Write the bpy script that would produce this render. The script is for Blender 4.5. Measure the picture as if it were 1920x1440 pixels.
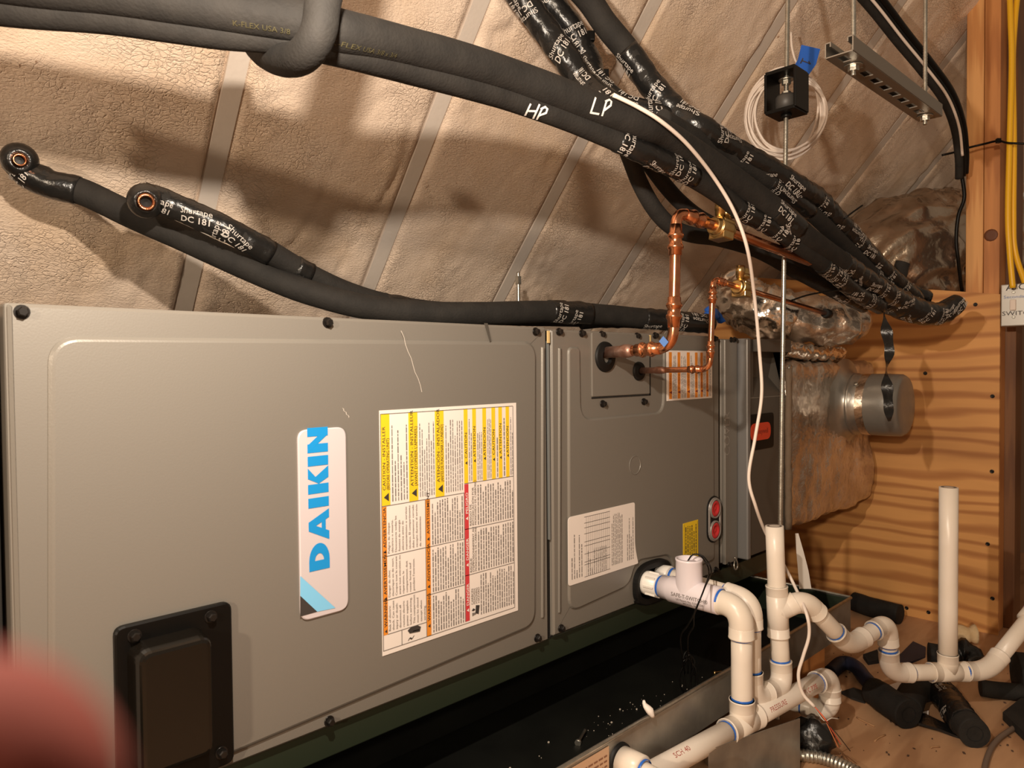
import bpy, bmesh, math, random
from mathutils import Vector, Matrix, noise
from mathutils.bvhtree import BVHTree
random.seed(7)
V = Vector
for o in list(bpy.data.objects): bpy.data.objects.remove(o)
scene = bpy.context.scene
col = scene.collection
ZB = 0.35                       # height of the cabinet's underside above the floor (m)

# ------------------------------------------------------------------ camera
FPX = 1350.0
YAW, PITCH, ROLL = 0.8013, 0.0237, -0.0092
CAM = V((-0.1539, -0.9705, 0.5443 + ZB))
_c, _s = math.cos(YAW), math.sin(YAW)
FW = V((_c*math.cos(PITCH), _s*math.cos(PITCH), -math.sin(PITCH)))
_r = V((_s, -_c, 0)); _u = _r.cross(FW)
RT = _r*math.cos(ROLL) + _u*math.sin(ROLL)
UP = -_r*math.sin(ROLL) + _u*math.cos(ROLL)
cd = bpy.data.cameras.new('camera'); cam = bpy.data.objects.new('camera', cd); col.objects.link(cam)
m = Matrix((RT, UP, -FW)).transposed().to_4x4(); m.translation = CAM; cam.matrix_world = m
cd.sensor_width = 36.0; cd.lens = FPX/1920*36; cd.clip_start = 0.004; cd.clip_end = 50
cd.dof.use_dof = True; cd.dof.focus_distance = 1.5; cd.dof.aperture_fstop = cd.lens/2.6
scene.camera = cam

# ------------------------------------------------------------------ light
w = bpy.data.worlds.new('attic_air'); scene.world = w; w.use_nodes = True
bg = w.node_tree.nodes['Background']; bg.inputs[0].default_value = (1.0, 0.74, 0.52, 1); bg.inputs[1].default_value = 0.16
def lamp(name, loc, watts, color, rad):
    l = bpy.data.lights.new(name, 'POINT'); l.energy = watts; l.color = color; l.shadow_soft_size = rad
    o = bpy.data.objects.new(name, l); col.objects.link(o); o.location = loc; return o
lamp('work_light', (0.08, -0.57, 1.29), 35, (1.0, 0.86, 0.71), 0.013)
lamp('attic_bulb', (-2.5, -1.7, 1.5), 150, (1.0, 0.80, 0.59), 0.06)
vs = scene.view_settings
vs.view_transform = 'Standard'; vs.look = 'None'; vs.exposure = 0.6; vs.gamma = 1.0; vs.use_curve_mapping = False

# ------------------------------------------------------------------ pixel rays (1920 x 1440 frame)
def ray(x, y): return FW + RT*((x-960)/FPX) + UP*((720-y)/FPX)
def W(x, y, d): return CAM + ray(x, y)*d
def onY(x, y, Y):
    v = ray(x, y); return CAM + v*((Y-CAM.y)/v.y)
def onX(x, y, X):
    v = ray(x, y); return CAM + v*((X-CAM.x)/v.x)
def onZ(x, y, Z):
    v = ray(x, y); return CAM + v*((Z-CAM.z)/v.z)
def lerp_table(t, x):
    if x <= t[0][0]: return t[0][1]
    for (a, b), (c, d) in zip(t, t[1:]):
        if x <= c: return b + (d-b)*(x-a)/(c-a)
    return t[-1][1]

# ------------------------------------------------------------------ materials
MATS = {}
def mat(name, color, rough=0.5, metal=0.0, color2=None, scale=20.0, bump=0.0, bscale=80.0, spec=0.5, stretch=None, sss=0.0, detail=4.0, mix=(0.35, 0.65)):
    if name in MATS: return MATS[name]
    M = bpy.data.materials.new(name); M.use_nodes = True
    nt = M.node_tree; p = nt.nodes['Principled BSDF']
    p.inputs['Base Color'].default_value = (*color, 1); p.inputs['Roughness'].default_value = rough
    p.inputs['Metallic'].default_value = metal; p.inputs['Specular IOR Level'].default_value = spec
    if sss:
        p.inputs['Subsurface Weight'].default_value = sss
        p.inputs['Subsurface Radius'].default_value = (0.012, 0.004, 0.002); p.inputs['Subsurface Scale'].default_value = 1.0
    tc = nt.nodes.new('ShaderNodeTexCoord'); src = tc.outputs['Object']
    if stretch:
        mp = nt.nodes.new('ShaderNodeMapping'); mp.inputs['Scale'].default_value = stretch
        nt.links.new(src, mp.inputs[0]); src = mp.outputs[0]
    if color2:
        n = nt.nodes.new('ShaderNodeTexNoise'); n.inputs['Scale'].default_value = scale; n.inputs['Detail'].default_value = detail
        nt.links.new(src, n.inputs['Vector'])
        cr = nt.nodes.new('ShaderNodeValToRGB'); cr.color_ramp.elements[0].position = mix[0]; cr.color_ramp.elements[1].position = mix[1]
        cr.color_ramp.elements[0].color = (*color, 1); cr.color_ramp.elements[1].color = (*color2, 1)
        nt.links.new(n.outputs[0], cr.inputs[0]); nt.links.new(cr.outputs[0], p.inputs['Base Color'])
    if bump:
        n = nt.nodes.new('ShaderNodeTexNoise'); n.inputs['Scale'].default_value = bscale; n.inputs['Detail'].default_value = 5
        nt.links.new(src, n.inputs['Vector'])
        b = nt.nodes.new('ShaderNodeBump'); b.inputs['Strength'].default_value = bump; b.inputs['Distance'].default_value = 0.004
        nt.links.new(n.outputs[0], b.inputs['Height']); nt.links.new(b.outputs[0], p.inputs['Normal'])
    MATS[name] = M; return M
def wood(name, light, dark, axis_scale, wave, rough=0.6, dist=6.0, ring=(0.35, 0.9), coarse=1.6):
    M = bpy.data.materials.new(name); M.use_nodes = True; nt = M.node_tree; p = nt.nodes['Principled BSDF']
    tc = nt.nodes.new('ShaderNodeTexCoord'); mp = nt.nodes.new('ShaderNodeMapping'); mp.inputs['Scale'].default_value = axis_scale
    nt.links.new(tc.outputs['Object'], mp.inputs[0])
    wv = nt.nodes.new('ShaderNodeTexWave'); wv.bands_direction = 'Z'; wv.inputs['Scale'].default_value = wave
    wv.inputs['Distortion'].default_value = dist; wv.inputs['Detail'].default_value = 3; wv.inputs['Detail Scale'].default_value = coarse
    nt.links.new(mp.outputs[0], wv.inputs['Vector'])
    cr = nt.nodes.new('ShaderNodeValToRGB'); cr.color_ramp.elements[0].position = ring[0]; cr.color_ramp.elements[1].position = ring[1]
    cr.color_ramp.elements[0].color = (*light, 1); cr.color_ramp.elements[1].color = (*dark, 1)
    nt.links.new(wv.outputs['Fac'], cr.inputs[0])
    n = nt.nodes.new('ShaderNodeTexNoise'); n.inputs['Scale'].default_value = 6; n.inputs['Detail'].default_value = 6
    nt.links.new(mp.outputs[0], n.inputs['Vector'])
    mx = nt.nodes.new('ShaderNodeMix'); mx.data_type = 'RGBA'; mx.blend_type = 'MULTIPLY'; mx.inputs[0].default_value = 0.55
    r2 = nt.nodes.new('ShaderNodeValToRGB'); r2.color_ramp.elements[0].color = (0.45, 0.38, 0.32, 1); r2.color_ramp.elements[1].color = (1, 1, 1, 1)
    r2.color_ramp.elements[0].position = 0.25; r2.color_ramp.elements[1].position = 0.6
    nt.links.new(n.outputs[0], r2.inputs[0]); nt.links.new(cr.outputs[0], mx.inputs[6]); nt.links.new(r2.outputs[0], mx.inputs[7])
    nt.links.new(mx.outputs[2], p.inputs['Base Color']); p.inputs['Roughness'].default_value = rough
    b = nt.nodes.new('ShaderNodeBump'); b.inputs['Strength'].default_value = 0.15; b.inputs['Distance'].default_value = 0.002
    nt.links.new(n.outputs[0], b.inputs['Height']); nt.links.new(b.outputs[0], p.inputs['Normal'])
    MATS[name] = M; return M

grey = mat('grey_enamel', (0.205, 0.188, 0.163), 0.36, 0.15, bump=0.05, bscale=400)
grey_dark = mat('dark_grey_enamel', (0.085, 0.076, 0.064), 0.4, 0.15, bump=0.05, bscale=400)
foam_black = mat('black_foam_rubber', (0.0150, 0.0135, 0.012), 0.8, 0, (0.022, 0.0195, 0.017), 30, 0.25, 220, spec=0.3)
tape_black = mat('black_glossy_tape', (0.010, 0.0095, 0.009), 0.27, 0, bump=0.5, bscale=70)
black = mat('black_plastic', (0.004, 0.0035, 0.003), 0.38, spec=0.2)
black_gloss = mat('black_gloss_plastic', (0.007, 0.0055, 0.004), 0.16, spec=0.4)
rubber = mat('black_rubber', (0.006, 0.0055, 0.005), 0.55, spec=0.3)
screw_m = mat('dark_screw', (0.020, 0.017, 0.015), 0.3, 0.5)
copper = mat('copper', (0.80, 0.36, 0.19), 0.22, 1.0, (0.60, 0.24, 0.12), 25, 0.08, 60)
brazed = mat('brazed_copper', (0.33, 0.17, 0.12), 0.45, 0.9, (0.48, 0.32, 0.26), 60, 0.3, 120)
brass = mat('brass', (0.66, 0.46, 0.20), 0.3, 1.0, (0.52, 0.34, 0.13), 40)
zinc = mat('zinc_plated_steel', (0.52, 0.50, 0.44), 0.32, 0.9, (0.40, 0.38, 0.33), 60, 0.1, 200)
galv = mat('galvanised_steel', (0.40, 0.38, 0.34), 0.38, 0.7, (0.27, 0.26, 0.235), 14, 0.06, 40)
pvc = mat('white_pvc', (0.84, 0.76, 0.67), 0.32, 0, (0.78, 0.69, 0.58), 8, spec=0.5)
pvc_lilac = mat('pale_lilac_pvc', (0.82, 0.75, 0.79), 0.3)
primer = mat('blue_primer', (0.02, 0.13, 0.55), 0.35)
primer_lt = mat('light_blue_primer', (0.20, 0.55, 0.85), 0.4)
purple = mat('purple_primer', (0.45, 0.22, 0.48), 0.4)
foil = mat('foil_wrap', (0.76, 0.69, 0.61), 0.27, 0.88, (0.52, 0.44, 0.36), 9, 1.0, 60)
foil_bright = mat('bright_foil_tape', (0.82, 0.76, 0.69), 0.16, 1.0, bump=0.6, bscale=60)
duct_metal = mat('duct_steel', (0.46, 0.44, 0.40), 0.33, 0.85, (0.34, 0.32, 0.29), 12, 0.15, 40)
white = mat('white_cable_jacket', (0.80, 0.70, 0.62), 0.45)
paper = mat('white_label_paper', (0.86, 0.78, 0.72), 0.5)
badge_m = mat('badge_white', (0.66, 0.60, 0.62), 0.22, 0.1)
blue_logo = mat('logo_blue', (0.010, 0.28, 0.68), 0.35)
lightblue = mat('logo_light_blue', (0.22, 0.58, 0.88), 0.35)
print_k = mat('black_print', (0.045, 0.038, 0.035), 0.6)
print_g = mat('grey_print', (0.20, 0.175, 0.16), 0.6)
yellow = mat('label_yellow', (0.90, 0.60, 0.02), 0.5)
orange = mat('label_orange', (0.80, 0.27, 0.025), 0.5)
red = mat('label_red', (0.62, 0.05, 0.06), 0.5)
red_cap = mat('red_plastic', (0.60, 0.03, 0.035), 0.35)
red_oval = mat('red_oval_print', (0.62, 0.055, 0.02), 0.4)
dkred = mat('dark_red_print', (0.22, 0.03, 0.015), 0.5)
ink_white = mat('white_marker_ink', (0.85, 0.82, 0.78), 0.6)
tape_print = mat('white_tape_print', (0.52, 0.48, 0.44), 0.5)
foam_print = mat('olive_foam_print', (0.065, 0.055, 0.022), 0.7)
blue_tape = mat('blue_painters_tape', (0.02, 0.13, 0.60), 0.5)
yellow_cable = mat('yellow_cable_jacket', (0.85, 0.48, 0.015), 0.4)
pan_black = mat('dark_pan_liner', (0.005, 0.0052, 0.0045), 0.5, 0.0, (0.008, 0.0085, 0.007), 9, spec=0.25)
pan_green = mat('dark_green_rail', (0.020, 0.028, 0.016), 0.4)
seal = mat('black_gap_seal', (0.012, 0.011, 0.010), 0.8, bump=0.6, bscale=90)
cream = mat('cream_foam', (0.62, 0.44, 0.24), 0.9, 0, (0.72, 0.55, 0.33), 30, 0.6, 60)
navy = mat('navy_rubber', (0.012, 0.014, 0.032), 0.6)
skin = mat('skin', (0.15, 0.034, 0.024), 0.85, 0, (0.12, 0.026, 0.018), 60, 0.1, 300, spec=0.1)
nail_m = mat('nail', (0.72, 0.35, 0.28), 0.3)
speck = mat('pale_crumbs', (0.55, 0.48, 0.40), 0.9)
rafter_m = mat('grey_rafter_edge', (0.68, 0.61, 0.54), 0.7, 0, (0.61, 0.54, 0.47), 6, 0.15, 90)
ply = wood('plywood', (0.72, 0.36, 0.115), (0.47, 0.195, 0.055), (0.22, 0.22, 1.25), 5.0, dist=10, coarse=0.9, ring=(0.45, 1.0))
stud_m = wood('stud_pine', (0.76, 0.40, 0.145), (0.60, 0.27, 0.085), (1, 6, 0.12), 6.0, dist=3)
stud2_m = wood('stud_fir', (0.62, 0.27, 0.085), (0.50, 0.20, 0.06), (1, 6, 0.15), 6.0, dist=3)
floor_m = wood('subfloor_plywood', (0.56, 0.325, 0.175), (0.45, 0.245, 0.125), (0.5, 2.2, 1), 3.0, dist=9)
def foam_material():
    M = bpy.data.materials.new('spray_foam'); M.use_nodes = True; nt = M.node_tree; p = nt.nodes['Principled BSDF']
    tc = nt.nodes.new('ShaderNodeTexCoord')
    n = nt.nodes.new('ShaderNodeTexNoise'); n.inputs['Scale'].default_value = 5; n.inputs['Detail'].default_value = 7
    nt.links.new(tc.outputs['Object'], n.inputs['Vector'])
    cr = nt.nodes.new('ShaderNodeValToRGB'); e = cr.color_ramp.elements
    e[0].position = 0.25; e[0].color = (0.72, 0.54, 0.38, 1); e[1].position = 0.55; e[1].color = (0.80, 0.65, 0.52, 1)
    nt.links.new(n.outputs[0], cr.inputs[0])
    nd = nt.nodes.new('ShaderNodeTexNoise'); nd.inputs['Scale'].default_value = 48; nd.inputs['Detail'].default_value = 4; nd.inputs['Roughness'].default_value = 0.45
    nt.links.new(tc.outputs['Object'], nd.inputs['Vector'])
    c2 = nt.nodes.new('ShaderNodeValToRGB'); c2.color_ramp.elements[0].position = 0.215; c2.color_ramp.elements[1].position = 0.26
    c2.color_ramp.elements[0].color = (0.30, 0.15, 0.06, 1); c2.color_ramp.elements[1].color = (1, 1, 1, 1)
    nt.links.new(nd.outputs[0], c2.inputs[0])
    mx = nt.nodes.new('ShaderNodeMix'); mx.data_type = 'RGBA'; mx.blend_type = 'MULTIPLY'; mx.inputs[0].default_value = 0.7
    nt.links.new(cr.outputs[0], mx.inputs[6]); nt.links.new(c2.outputs[0], mx.inputs[7]); nt.links.new(mx.outputs[2], p.inputs['Base Color'])
    p.inputs['Roughness'].default_value = 0.8; p.inputs['Specular IOR Level'].default_value = 0.25
    mp = nt.nodes.new('ShaderNodeMapping'); mp.inputs['Scale'].default_value = (1, 1.8, 1.8); nt.links.new(tc.outputs['Object'], mp.inputs[0])
    b1 = nt.nodes.new('ShaderNodeTexNoise'); b1.inputs['Scale'].default_value = 150; b1.inputs['Detail'].default_value = 6; b1.inputs['Distortion'].default_value = 0.6
    nt.links.new(mp.outputs[0], b1.inputs['Vector'])
    dn = nt.nodes.new('ShaderNodeTexNoise'); dn.inputs['Scale'].default_value = 25; dn.inputs['Detail'].default_value = 3; nt.links.new(tc.outputs['Object'], dn.inputs['Vector'])
    mv = nt.nodes.new('ShaderNodeMix'); mv.data_type = 'RGBA'; mv.inputs[0].default_value = 0.06; nt.links.new(mp.outputs[0], mv.inputs[6]); nt.links.new(dn.outputs['Color'], mv.inputs[7])
    vo = nt.nodes.new('ShaderNodeTexVoronoi'); vo.feature = 'DISTANCE_TO_EDGE'; vo.inputs['Scale'].default_value = 62; nt.links.new(mv.outputs[2], vo.inputs['Vector'])
    vr = nt.nodes.new('ShaderNodeValToRGB'); vr.color_ramp.elements[0].position = 0.0; vr.color_ramp.elements[1].position = 0.10; nt.links.new(vo.outputs['Distance'], vr.inputs[0])
    mk = nt.nodes.new('ShaderNodeTexNoise'); mk.inputs['Scale'].default_value = 4.5; mk.inputs['Detail'].default_value = 5; nt.links.new(tc.outputs['Object'], mk.inputs['Vector'])
    mr = nt.nodes.new('ShaderNodeValToRGB'); mr.color_ramp.elements[0].position = 0.46; mr.color_ramp.elements[1].position = 0.66; nt.links.new(mk.outputs[0], mr.inputs[0])
    mm = nt.nodes.new('ShaderNodeMath'); mm.operation = 'MULTIPLY'; nt.links.new(vr.outputs[0], mm.inputs[0]); nt.links.new(mr.outputs[0], mm.inputs[1])
    ma = nt.nodes.new('ShaderNodeMath'); ma.operation = 'ADD'; nt.links.new(mm.outputs[0], ma.inputs[0]); nt.links.new(b1.outputs[0], ma.inputs[1])
    bp = nt.nodes.new('ShaderNodeBump'); bp.inputs['Strength'].default_value = 0.6; bp.inputs['Distance'].default_value = 0.005
    nt.links.new(ma.outputs[0], bp.inputs['Height']); nt.links.new(bp.outputs[0], p.inputs['Normal'])
    return M
foam_m = foam_material()

# ------------------------------------------------------------------ text
_TC = {}
def glyphs(s, bold=0.0):
    k = (s, bold)
    if k not in _TC:
        cu = bpy.data.curves.new('t', 'FONT'); cu.body = s; cu.size = 1.0; cu.offset = bold; cu.resolution_u = 2; cu.fill_mode = 'FRONT'
        ob = bpy.data.objects.new('t', cu); me = bpy.data.meshes.new_from_object(ob)
        vs_ = [(v.co.x/0.69, v.co.y/0.69) for v in me.vertices]; fs = [tuple(p.vertices) for p in me.polygons]
        bpy.data.objects.remove(ob); bpy.data.curves.remove(cu); bpy.data.meshes.remove(me)
        x0 = min((a for a, b in vs_), default=0); wd = max((a for a, b in vs_), default=0) - x0
        _TC[k] = ([(a-x0, b) for a, b in vs_], fs, wd)
    return _TC[k]

# ------------------------------------------------------------------ mesh builder
class MB:
    def __init__(s): s.v, s.f, s.m, s.sm = [], [], [], []
    def add(s, vs_, fs, mi=0, smooth=False):
        b = len(s.v); s.v += [V(p) for p in vs_]
        for f in fs: s.f.append([i+b for i in f]); s.m.append(mi); s.sm.append(smooth)
        return s
    def box(s, lo, hi, mi=0):
        x0, y0, z0 = lo; x1, y1, z1 = hi
        vs_ = [(x0,y0,z0),(x1,y0,z0),(x1,y1,z0),(x0,y1,z0),(x0,y0,z1),(x1,y0,z1),(x1,y1,z1),(x0,y1,z1)]
        return s.add(vs_, [(0,3,2,1),(4,5,6,7),(0,1,5,4),(1,2,6,5),(2,3,7,6),(3,0,4,7)], mi)
    def obox(s, c, ax, ay, az, mi=0):
        c = V(c); ax, ay, az = V(ax), V(ay), V(az)
        vs_ = [c+ax*i+ay*j+az*k for k in (-1,1) for j in (-1,1) for i in (-1,1)]
        return s.add(vs_, [(0,2,3,1),(4,5,7,6),(0,1,5,4),(1,3,7,5),(3,2,6,7),(2,0,4,6)], mi)
    def poly(s, pts, mi=0): return s.add(pts, [tuple(range(len(pts)))], mi)
    def prism(s, pts, ext, mi=0):
        n = len(pts); ext = V(ext); a = [V(p) for p in pts]
        return s.add(a + [p+ext for p in a], [tuple(range(n))[::-1], tuple(range(n, 2*n))] + [(i, (i+1) % n, n+(i+1) % n, n+i) for i in range(n)], mi)
    def loops(s, L, cap0=False, cap1=True, mi=0, smooth=False):
        n = len(L[0]); vs_ = [p for l in L for p in l]; fs = []
        for k in range(len(L)-1):
            for i in range(n): fs.append((k*n+i, k*n+(i+1) % n, (k+1)*n+(i+1) % n, (k+1)*n+i))
        s.add(vs_, fs, mi, smooth); b = len(s.v) - len(vs_)
        if cap0: s.f.append([b+i for i in range(n)][::-1]); s.m.append(mi); s.sm.append(False)
        if cap1: s.f.append([b+(len(L)-1)*n+i for i in range(n)]); s.m.append(mi); s.sm.append(False)
        return s
    def lathe(s, o, axis, prof, seg=20, mi=0, cap=True, smooth=True):
        o = V(o); a = V(axis).normalized(); b = a.orthogonal().normalized(); c = a.cross(b)
        L = [[o + a*h + (b*math.cos(2*math.pi*i/seg) + c*math.sin(2*math.pi*i/seg))*r for i in range(seg)] for h, r in prof]
        return s.loops(L, cap, cap, mi, smooth)
    def tube(s, T, r, seg=14, mi=0, cap=True, nz=0.0, nscale=40.0, spiral=0.0, pitch=0.05, seed=0.0, s0=0.0, s1=1.0, flat=None):
        L = []; n = len(T.p); acc = 0
        i0, i1 = int(round(s0*(n-1))), int(round(s1*(n-1)))
        for i in range(i0, i1+1):
            rr = r(i/(n-1)) if callable(r) else r*T.r[i]
            ring = []
            for k in range(seg):
                th = 2*math.pi*k/seg; q = rr
                if nz:
                    q *= 1 + nz*noise.noise(V((math.cos(th)*rr*nscale + seed, math.sin(th)*rr*nscale, T.s[i]*nscale)))
                if spiral: q *= 1 + spiral*(((T.s[i]/pitch + k/seg) % 1.0) - 0.5)
                dx, dy = math.cos(th)*q, math.sin(th)*q
                if flat: dx *= flat
                ring.append(T.p[i] + T.a[i]*dx + T.b[i]*dy)
            L.append(ring)
        return s.loops(L, cap, cap, mi, True)
    def text(s, st, o, u, v, h, mi=0, align='l', width=None, bold=0.0):
        g, f, wd = glyphs(st, bold); o, u, v = V(o), V(u), V(v)
        if wd == 0: return s
        kx = h if width is None else min(h*1.25, width/wd)
        off = {'l': 0, 'c': -wd*kx/2, 'r': -wd*kx}[align]
        return s.add([o + u*(a*kx+off) + v*(b*h) for a, b in g], f, mi)
    def build(s, name, mats, parent=None, bevel=0.0, recalc=False):
        me = bpy.data.meshes.new(name); me.from_pydata([tuple(p) for p in s.v], [], s.f)
        for M in (mats if isinstance(mats, (list, tuple)) else [mats]): me.materials.append(M)
        me.polygons.foreach_set('material_index', s.m); me.polygons.foreach_set('use_smooth', s.sm); me.update()
        if recalc:
            bm = bmesh.new(); bm.from_mesh(me); bmesh.ops.recalc_face_normals(bm, faces=bm.faces); bm.to_mesh(me); bm.free()
        o = bpy.data.objects.new(name, me); col.objects.link(o)
        if bevel:
            b = o.modifiers.new('bevel', 'BEVEL'); b.width = bevel; b.segments = 2; b.limit_method = 'ANGLE'; b.angle_limit = 0.7
        if parent is not None: o.parent = parent; o.matrix_parent_inverse = parent.matrix_world.inverted() if False else Matrix.Identity(4)
        return o
def tag(o, label, cat, group=None, kind=None):
    o['label'] = label; o['category'] = cat
    if group: o['group'] = group
    if kind: o['kind'] = kind
    return o
def thing(name, label, cat, group=None):
    return tag_e(name, label, cat, group)
def tag_e(name, label, cat, group):
    o = bpy.data.objects.new(name, None); col.objects.link(o); o.empty_display_size = 0.05
    return tag(o, label, cat, group)
def structure(o, label, cat=None):
    o['kind'] = 'structure'; o['label'] = label
    o['category'] = cat or o.name.split('_')[0]
    return o
def copy_mesh(o, parent, name=None):
    c = o.copy(); col.objects.link(c); c.parent = parent
    return c

class Path:
    def __init__(s, pts, n=None, rads=None, step=0.008, closed=False):
        P = [V(p) for p in pts]; R = list(rads) if rads else [1.0]*len(P)
        ext = [P[0]*2-P[1]] + P + [P[-1]*2-P[-2]]; re = [R[0]] + R + [R[-1]]
        out, ro = [], []
        for i in range(len(P)-1):
            p0, p1, p2, p3 = ext[i:i+4]; k = max(2, int((p2-p1).length/step)) if n is None else n
            for j in range(k):
                t = j/k
                out.append(0.5*((2*p1) + (p2-p0)*t + (2*p0-5*p1+4*p2-p3)*t*t + (3*p1-p0-3*p2+p3)*t**3)); ro.append(re[i+1]*(1-t)+re[i+2]*t)
        out.append(P[-1]); ro.append(R[-1]); s.p, s.r = out, ro
        s.t = [(out[min(i+1, len(out)-1)] - out[max(i-1, 0)]).normalized() for i in range(len(out))]
        a = s.t[0].orthogonal().normalized(); s.a, s.b, s.s = [], [], [0.0]
        for i, t in enumerate(s.t):
            a = (a - t*a.dot(t)).normalized(); s.a.append(a.copy()); s.b.append(t.cross(a))
            if i: s.s.append(s.s[-1] + (out[i]-out[i-1]).length)
        s.len = s.s[-1]
    def frame(s, dist):
        dist = max(0, min(s.len, dist))
        lo, hi = 0, len(s.s)-1
        while hi-lo > 1:
            mid = (lo+hi)//2
            if s.s[mid] <= dist: lo = mid
            else: hi = mid
        t = (dist-s.s[lo])/max(1e-9, s.s[hi]-s.s[lo])
        return s.p[lo].lerp(s.p[hi], t), s.t[lo].lerp(s.t[hi], t).normalized()
    def surf(s, dist, ang, r):
        p, t = s.frame(dist)
        q = (CAM - p); q = (q - t*q.dot(t)).normalized(); w_ = t.cross(q)      # ang 0 = side towards the viewpoint
        return p + (q*math.cos(ang) + w_*math.sin(ang))*r
    def wraptext(s, mb, st, dist, ang, h, r, mi=0, rot=0.0, bold=0.012, tail=0.0):
        g, f, wd = glyphs(st, bold); c_, s_ = math.cos(rot), math.sin(rot); o = []
        for a, b in g:
            a, b = (a-wd/2)*h, (b-0.35)*h
            x, y = a*c_-b*s_, a*s_+b*c_
            o.append(s.surf(dist+x, ang-y/r, r))
        mb.add(o, f, mi)
def pxpath(pts, rads=None, step=0.008): return Path([W(*p) for p in pts], rads=rads, step=step)

# ================================================================== SETTING
XW = 2.61                                     # plywood end wall plane
fl = MB(); 
fl.box((-3, -4.0, -0.02), (6.0, 2.2, 0.0))
o = fl.build('floor', floor_m); structure(o, 'brown plywood subfloor strewn with black scraps', 'floor')
# sloped ceiling of spray foam between rafters
R_UP = V((-0.06, -0.676, 0.734)).normalized(); R_AL = V((0.996, -0.088, 0)).normalized(); R_AL = (R_AL - R_UP*R_AL.dot(R_UP)).normalized()
R_N = R_AL.cross(R_UP).normalized()
if R_N.z > 0: R_N = -R_N
R_P0 = V((0.9, 0.85, 0.64+ZB))
def onR(x, y, off=0.0):
    v = ray(x, y); return CAM + v*(((R_P0 + R_N*off - CAM).dot(R_N))/v.dot(R_N))
def WR(x, y, d, gap=0.05):
    q = onR(x, y, gap); return q if (q-CAM).dot(FW) < d else W(x, y, d)
RAFT = [-0.404 + 0.4625*k for k in range(-2, 9)]
def foam_h(a, u):
    d = min(abs(a-r) for r in RAFT)
    sgn = min(((a-r) for r in RAFT), key=abs)
    h = 0.006*noise.noise(V((a*3.1, u*2.3, 0))) + 0.003*noise.noise(V((a*9, u*7, 3)))
    lump = max(0.0, noise.noise(V((a*5.3, u*3.1, 9))) + 0.08)
    edge = math.exp(-((d-0.045)/0.05)**2)
    rough = noise.noise(V((a*30, u*24, 5)))*0.5 + noise.noise(V((a*62, u*50, 7)))*0.3
    h += rough*(0.0022 + 0.026*lump*(0.25+edge*(1.3 if sgn > 0 else 0.6)))
    cr = abs(noise.noise(V((a*6.5+4, u*2.2, 21))))
    if cr < 0.05: h -= (0.05-cr)*0.35*max(0.0, noise.noise(V((a*1.7, u*1.1, 40)))+0.15)
    h += 0.004
    if d < 0.021: h = -0.012
    elif d < 0.028: h = h*0.3
    return h
rf = MB(); A0, A1, U0, U1 = -1.35, 3.4, -1.1, 2.7
na, nu = 430, 300; vs_ = []
for j in range(nu+1):
    u = U0 + (U1-U0)*j/nu
    for i in range(na+1):
        a = A0 + (A1-A0)*i/na
        vs_.append(R_P0 + R_AL*a + R_UP*u + R_N*foam_h(a, u))
fs = [(j*(na+1)+i, j*(na+1)+i+1, (j+1)*(na+1)+i+1, (j+1)*(na+1)+i) for j in range(nu) for i in range(na)]
rf.add(vs_, fs, 0, True)
ceil = rf.build('ceiling', foam_m); structure(ceil, 'sloping roof deck covered in lumpy cream spray foam', 'ceiling')
for k, r in enumerate(RAFT):
    if not (A0 < r < A1): continue
    mb = MB(); mb.obox(R_P0 + R_AL*r + R_UP*((U0+U1)/2) - R_N*0.03, R_AL*0.0195, R_UP*((U1-U0)/2), R_N*0.031)
    mb.build('rafter', rafter_m, ceil)
# plywood end wall with its own uneven top edge
tr, tl = onX(1872, 552, XW), onX(1727, 542, XW)
slope = (tl.z-tr.z)/(tl.y-tr.y); yl = 1.6
pw = MB(); br = onX(1871, 1190, XW)
pw.prism([(XW, br.y, 0), (XW, br.y, tr.z), (XW, yl, tr.z+slope*(yl-tr.y)), (XW, yl, 0)], (0.012, 0, 0))
wall = pw.build('wall_right', ply); structure(wall, 'orange grained plywood sheet closing the end of the attic bay', 'wall')
for x, y in ((1829, 571), (1861, 743), (1860, 884), (1741, 1148), (1861, 1122), (1700, 1140), (1735, 700), (1852, 1020)):
    p = onX(x, y, XW); sb = MB(); sb.lathe(p + V((0.001, 0, 0)), (-1, 0, 0), [(0, 0.0065), (0.0025, 0.0065), (0.003, 0.004), (0.0012, 0.003)], 10); sb.build('screw', screw_m, wall)
# wall studs beside / behind the plywood
def stud(name, x0, x1, X, depth, z0, m_, label, lean=0.0):
    a, b = onX(x0, 400, X).y, onX(x1, 400, X).y
    mb = MB(); mb.box((X, min(a, b), z0), (X+depth, max(a, b), 2.3)); o = mb.build(name, m_, bevel=0.002); tag(o, label, 'stud'); return o
s1 = stud('wall_stud', 1811, 1843.5, XW+0.013, 0.085, 0.0, stud_m, 'pale pine upright stud, left one of the joined pair above the plywood')
s2 = stud('wall_stud', 1844.5, 1874.5, XW+0.013, 0.085, 0.0, stud2_m, 'darker orange stud with a knot, right one of the joined pair')
kn = MB(); p = onX(1858, 441, XW+0.0125); kn.lathe(p, (-1, 0, 0), [(0, 0.02), (0.001, 0.019), (0.0012, 0.012)], 14); kn.build('knot', mat('knot_wood', (0.13, 0.04, 0.012), 0.6), s2)
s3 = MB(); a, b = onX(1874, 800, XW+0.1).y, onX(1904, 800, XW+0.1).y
s3.box((XW+0.1, min(a, b), 0), (XW+0.19, max(a, b), 2.3)); tag(s3.build('wall_stud', wood('stud_painted_shade', (0.20, 0.085, 0.028), (0.15, 0.06, 0.02), (1, 6, 0.15), 6.0, dist=3), bevel=0.002), 'brown stud with shade painted into its colour, behind the switch box', 'stud')  # wood tone darkened to stand in for the shade on this stud
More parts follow.
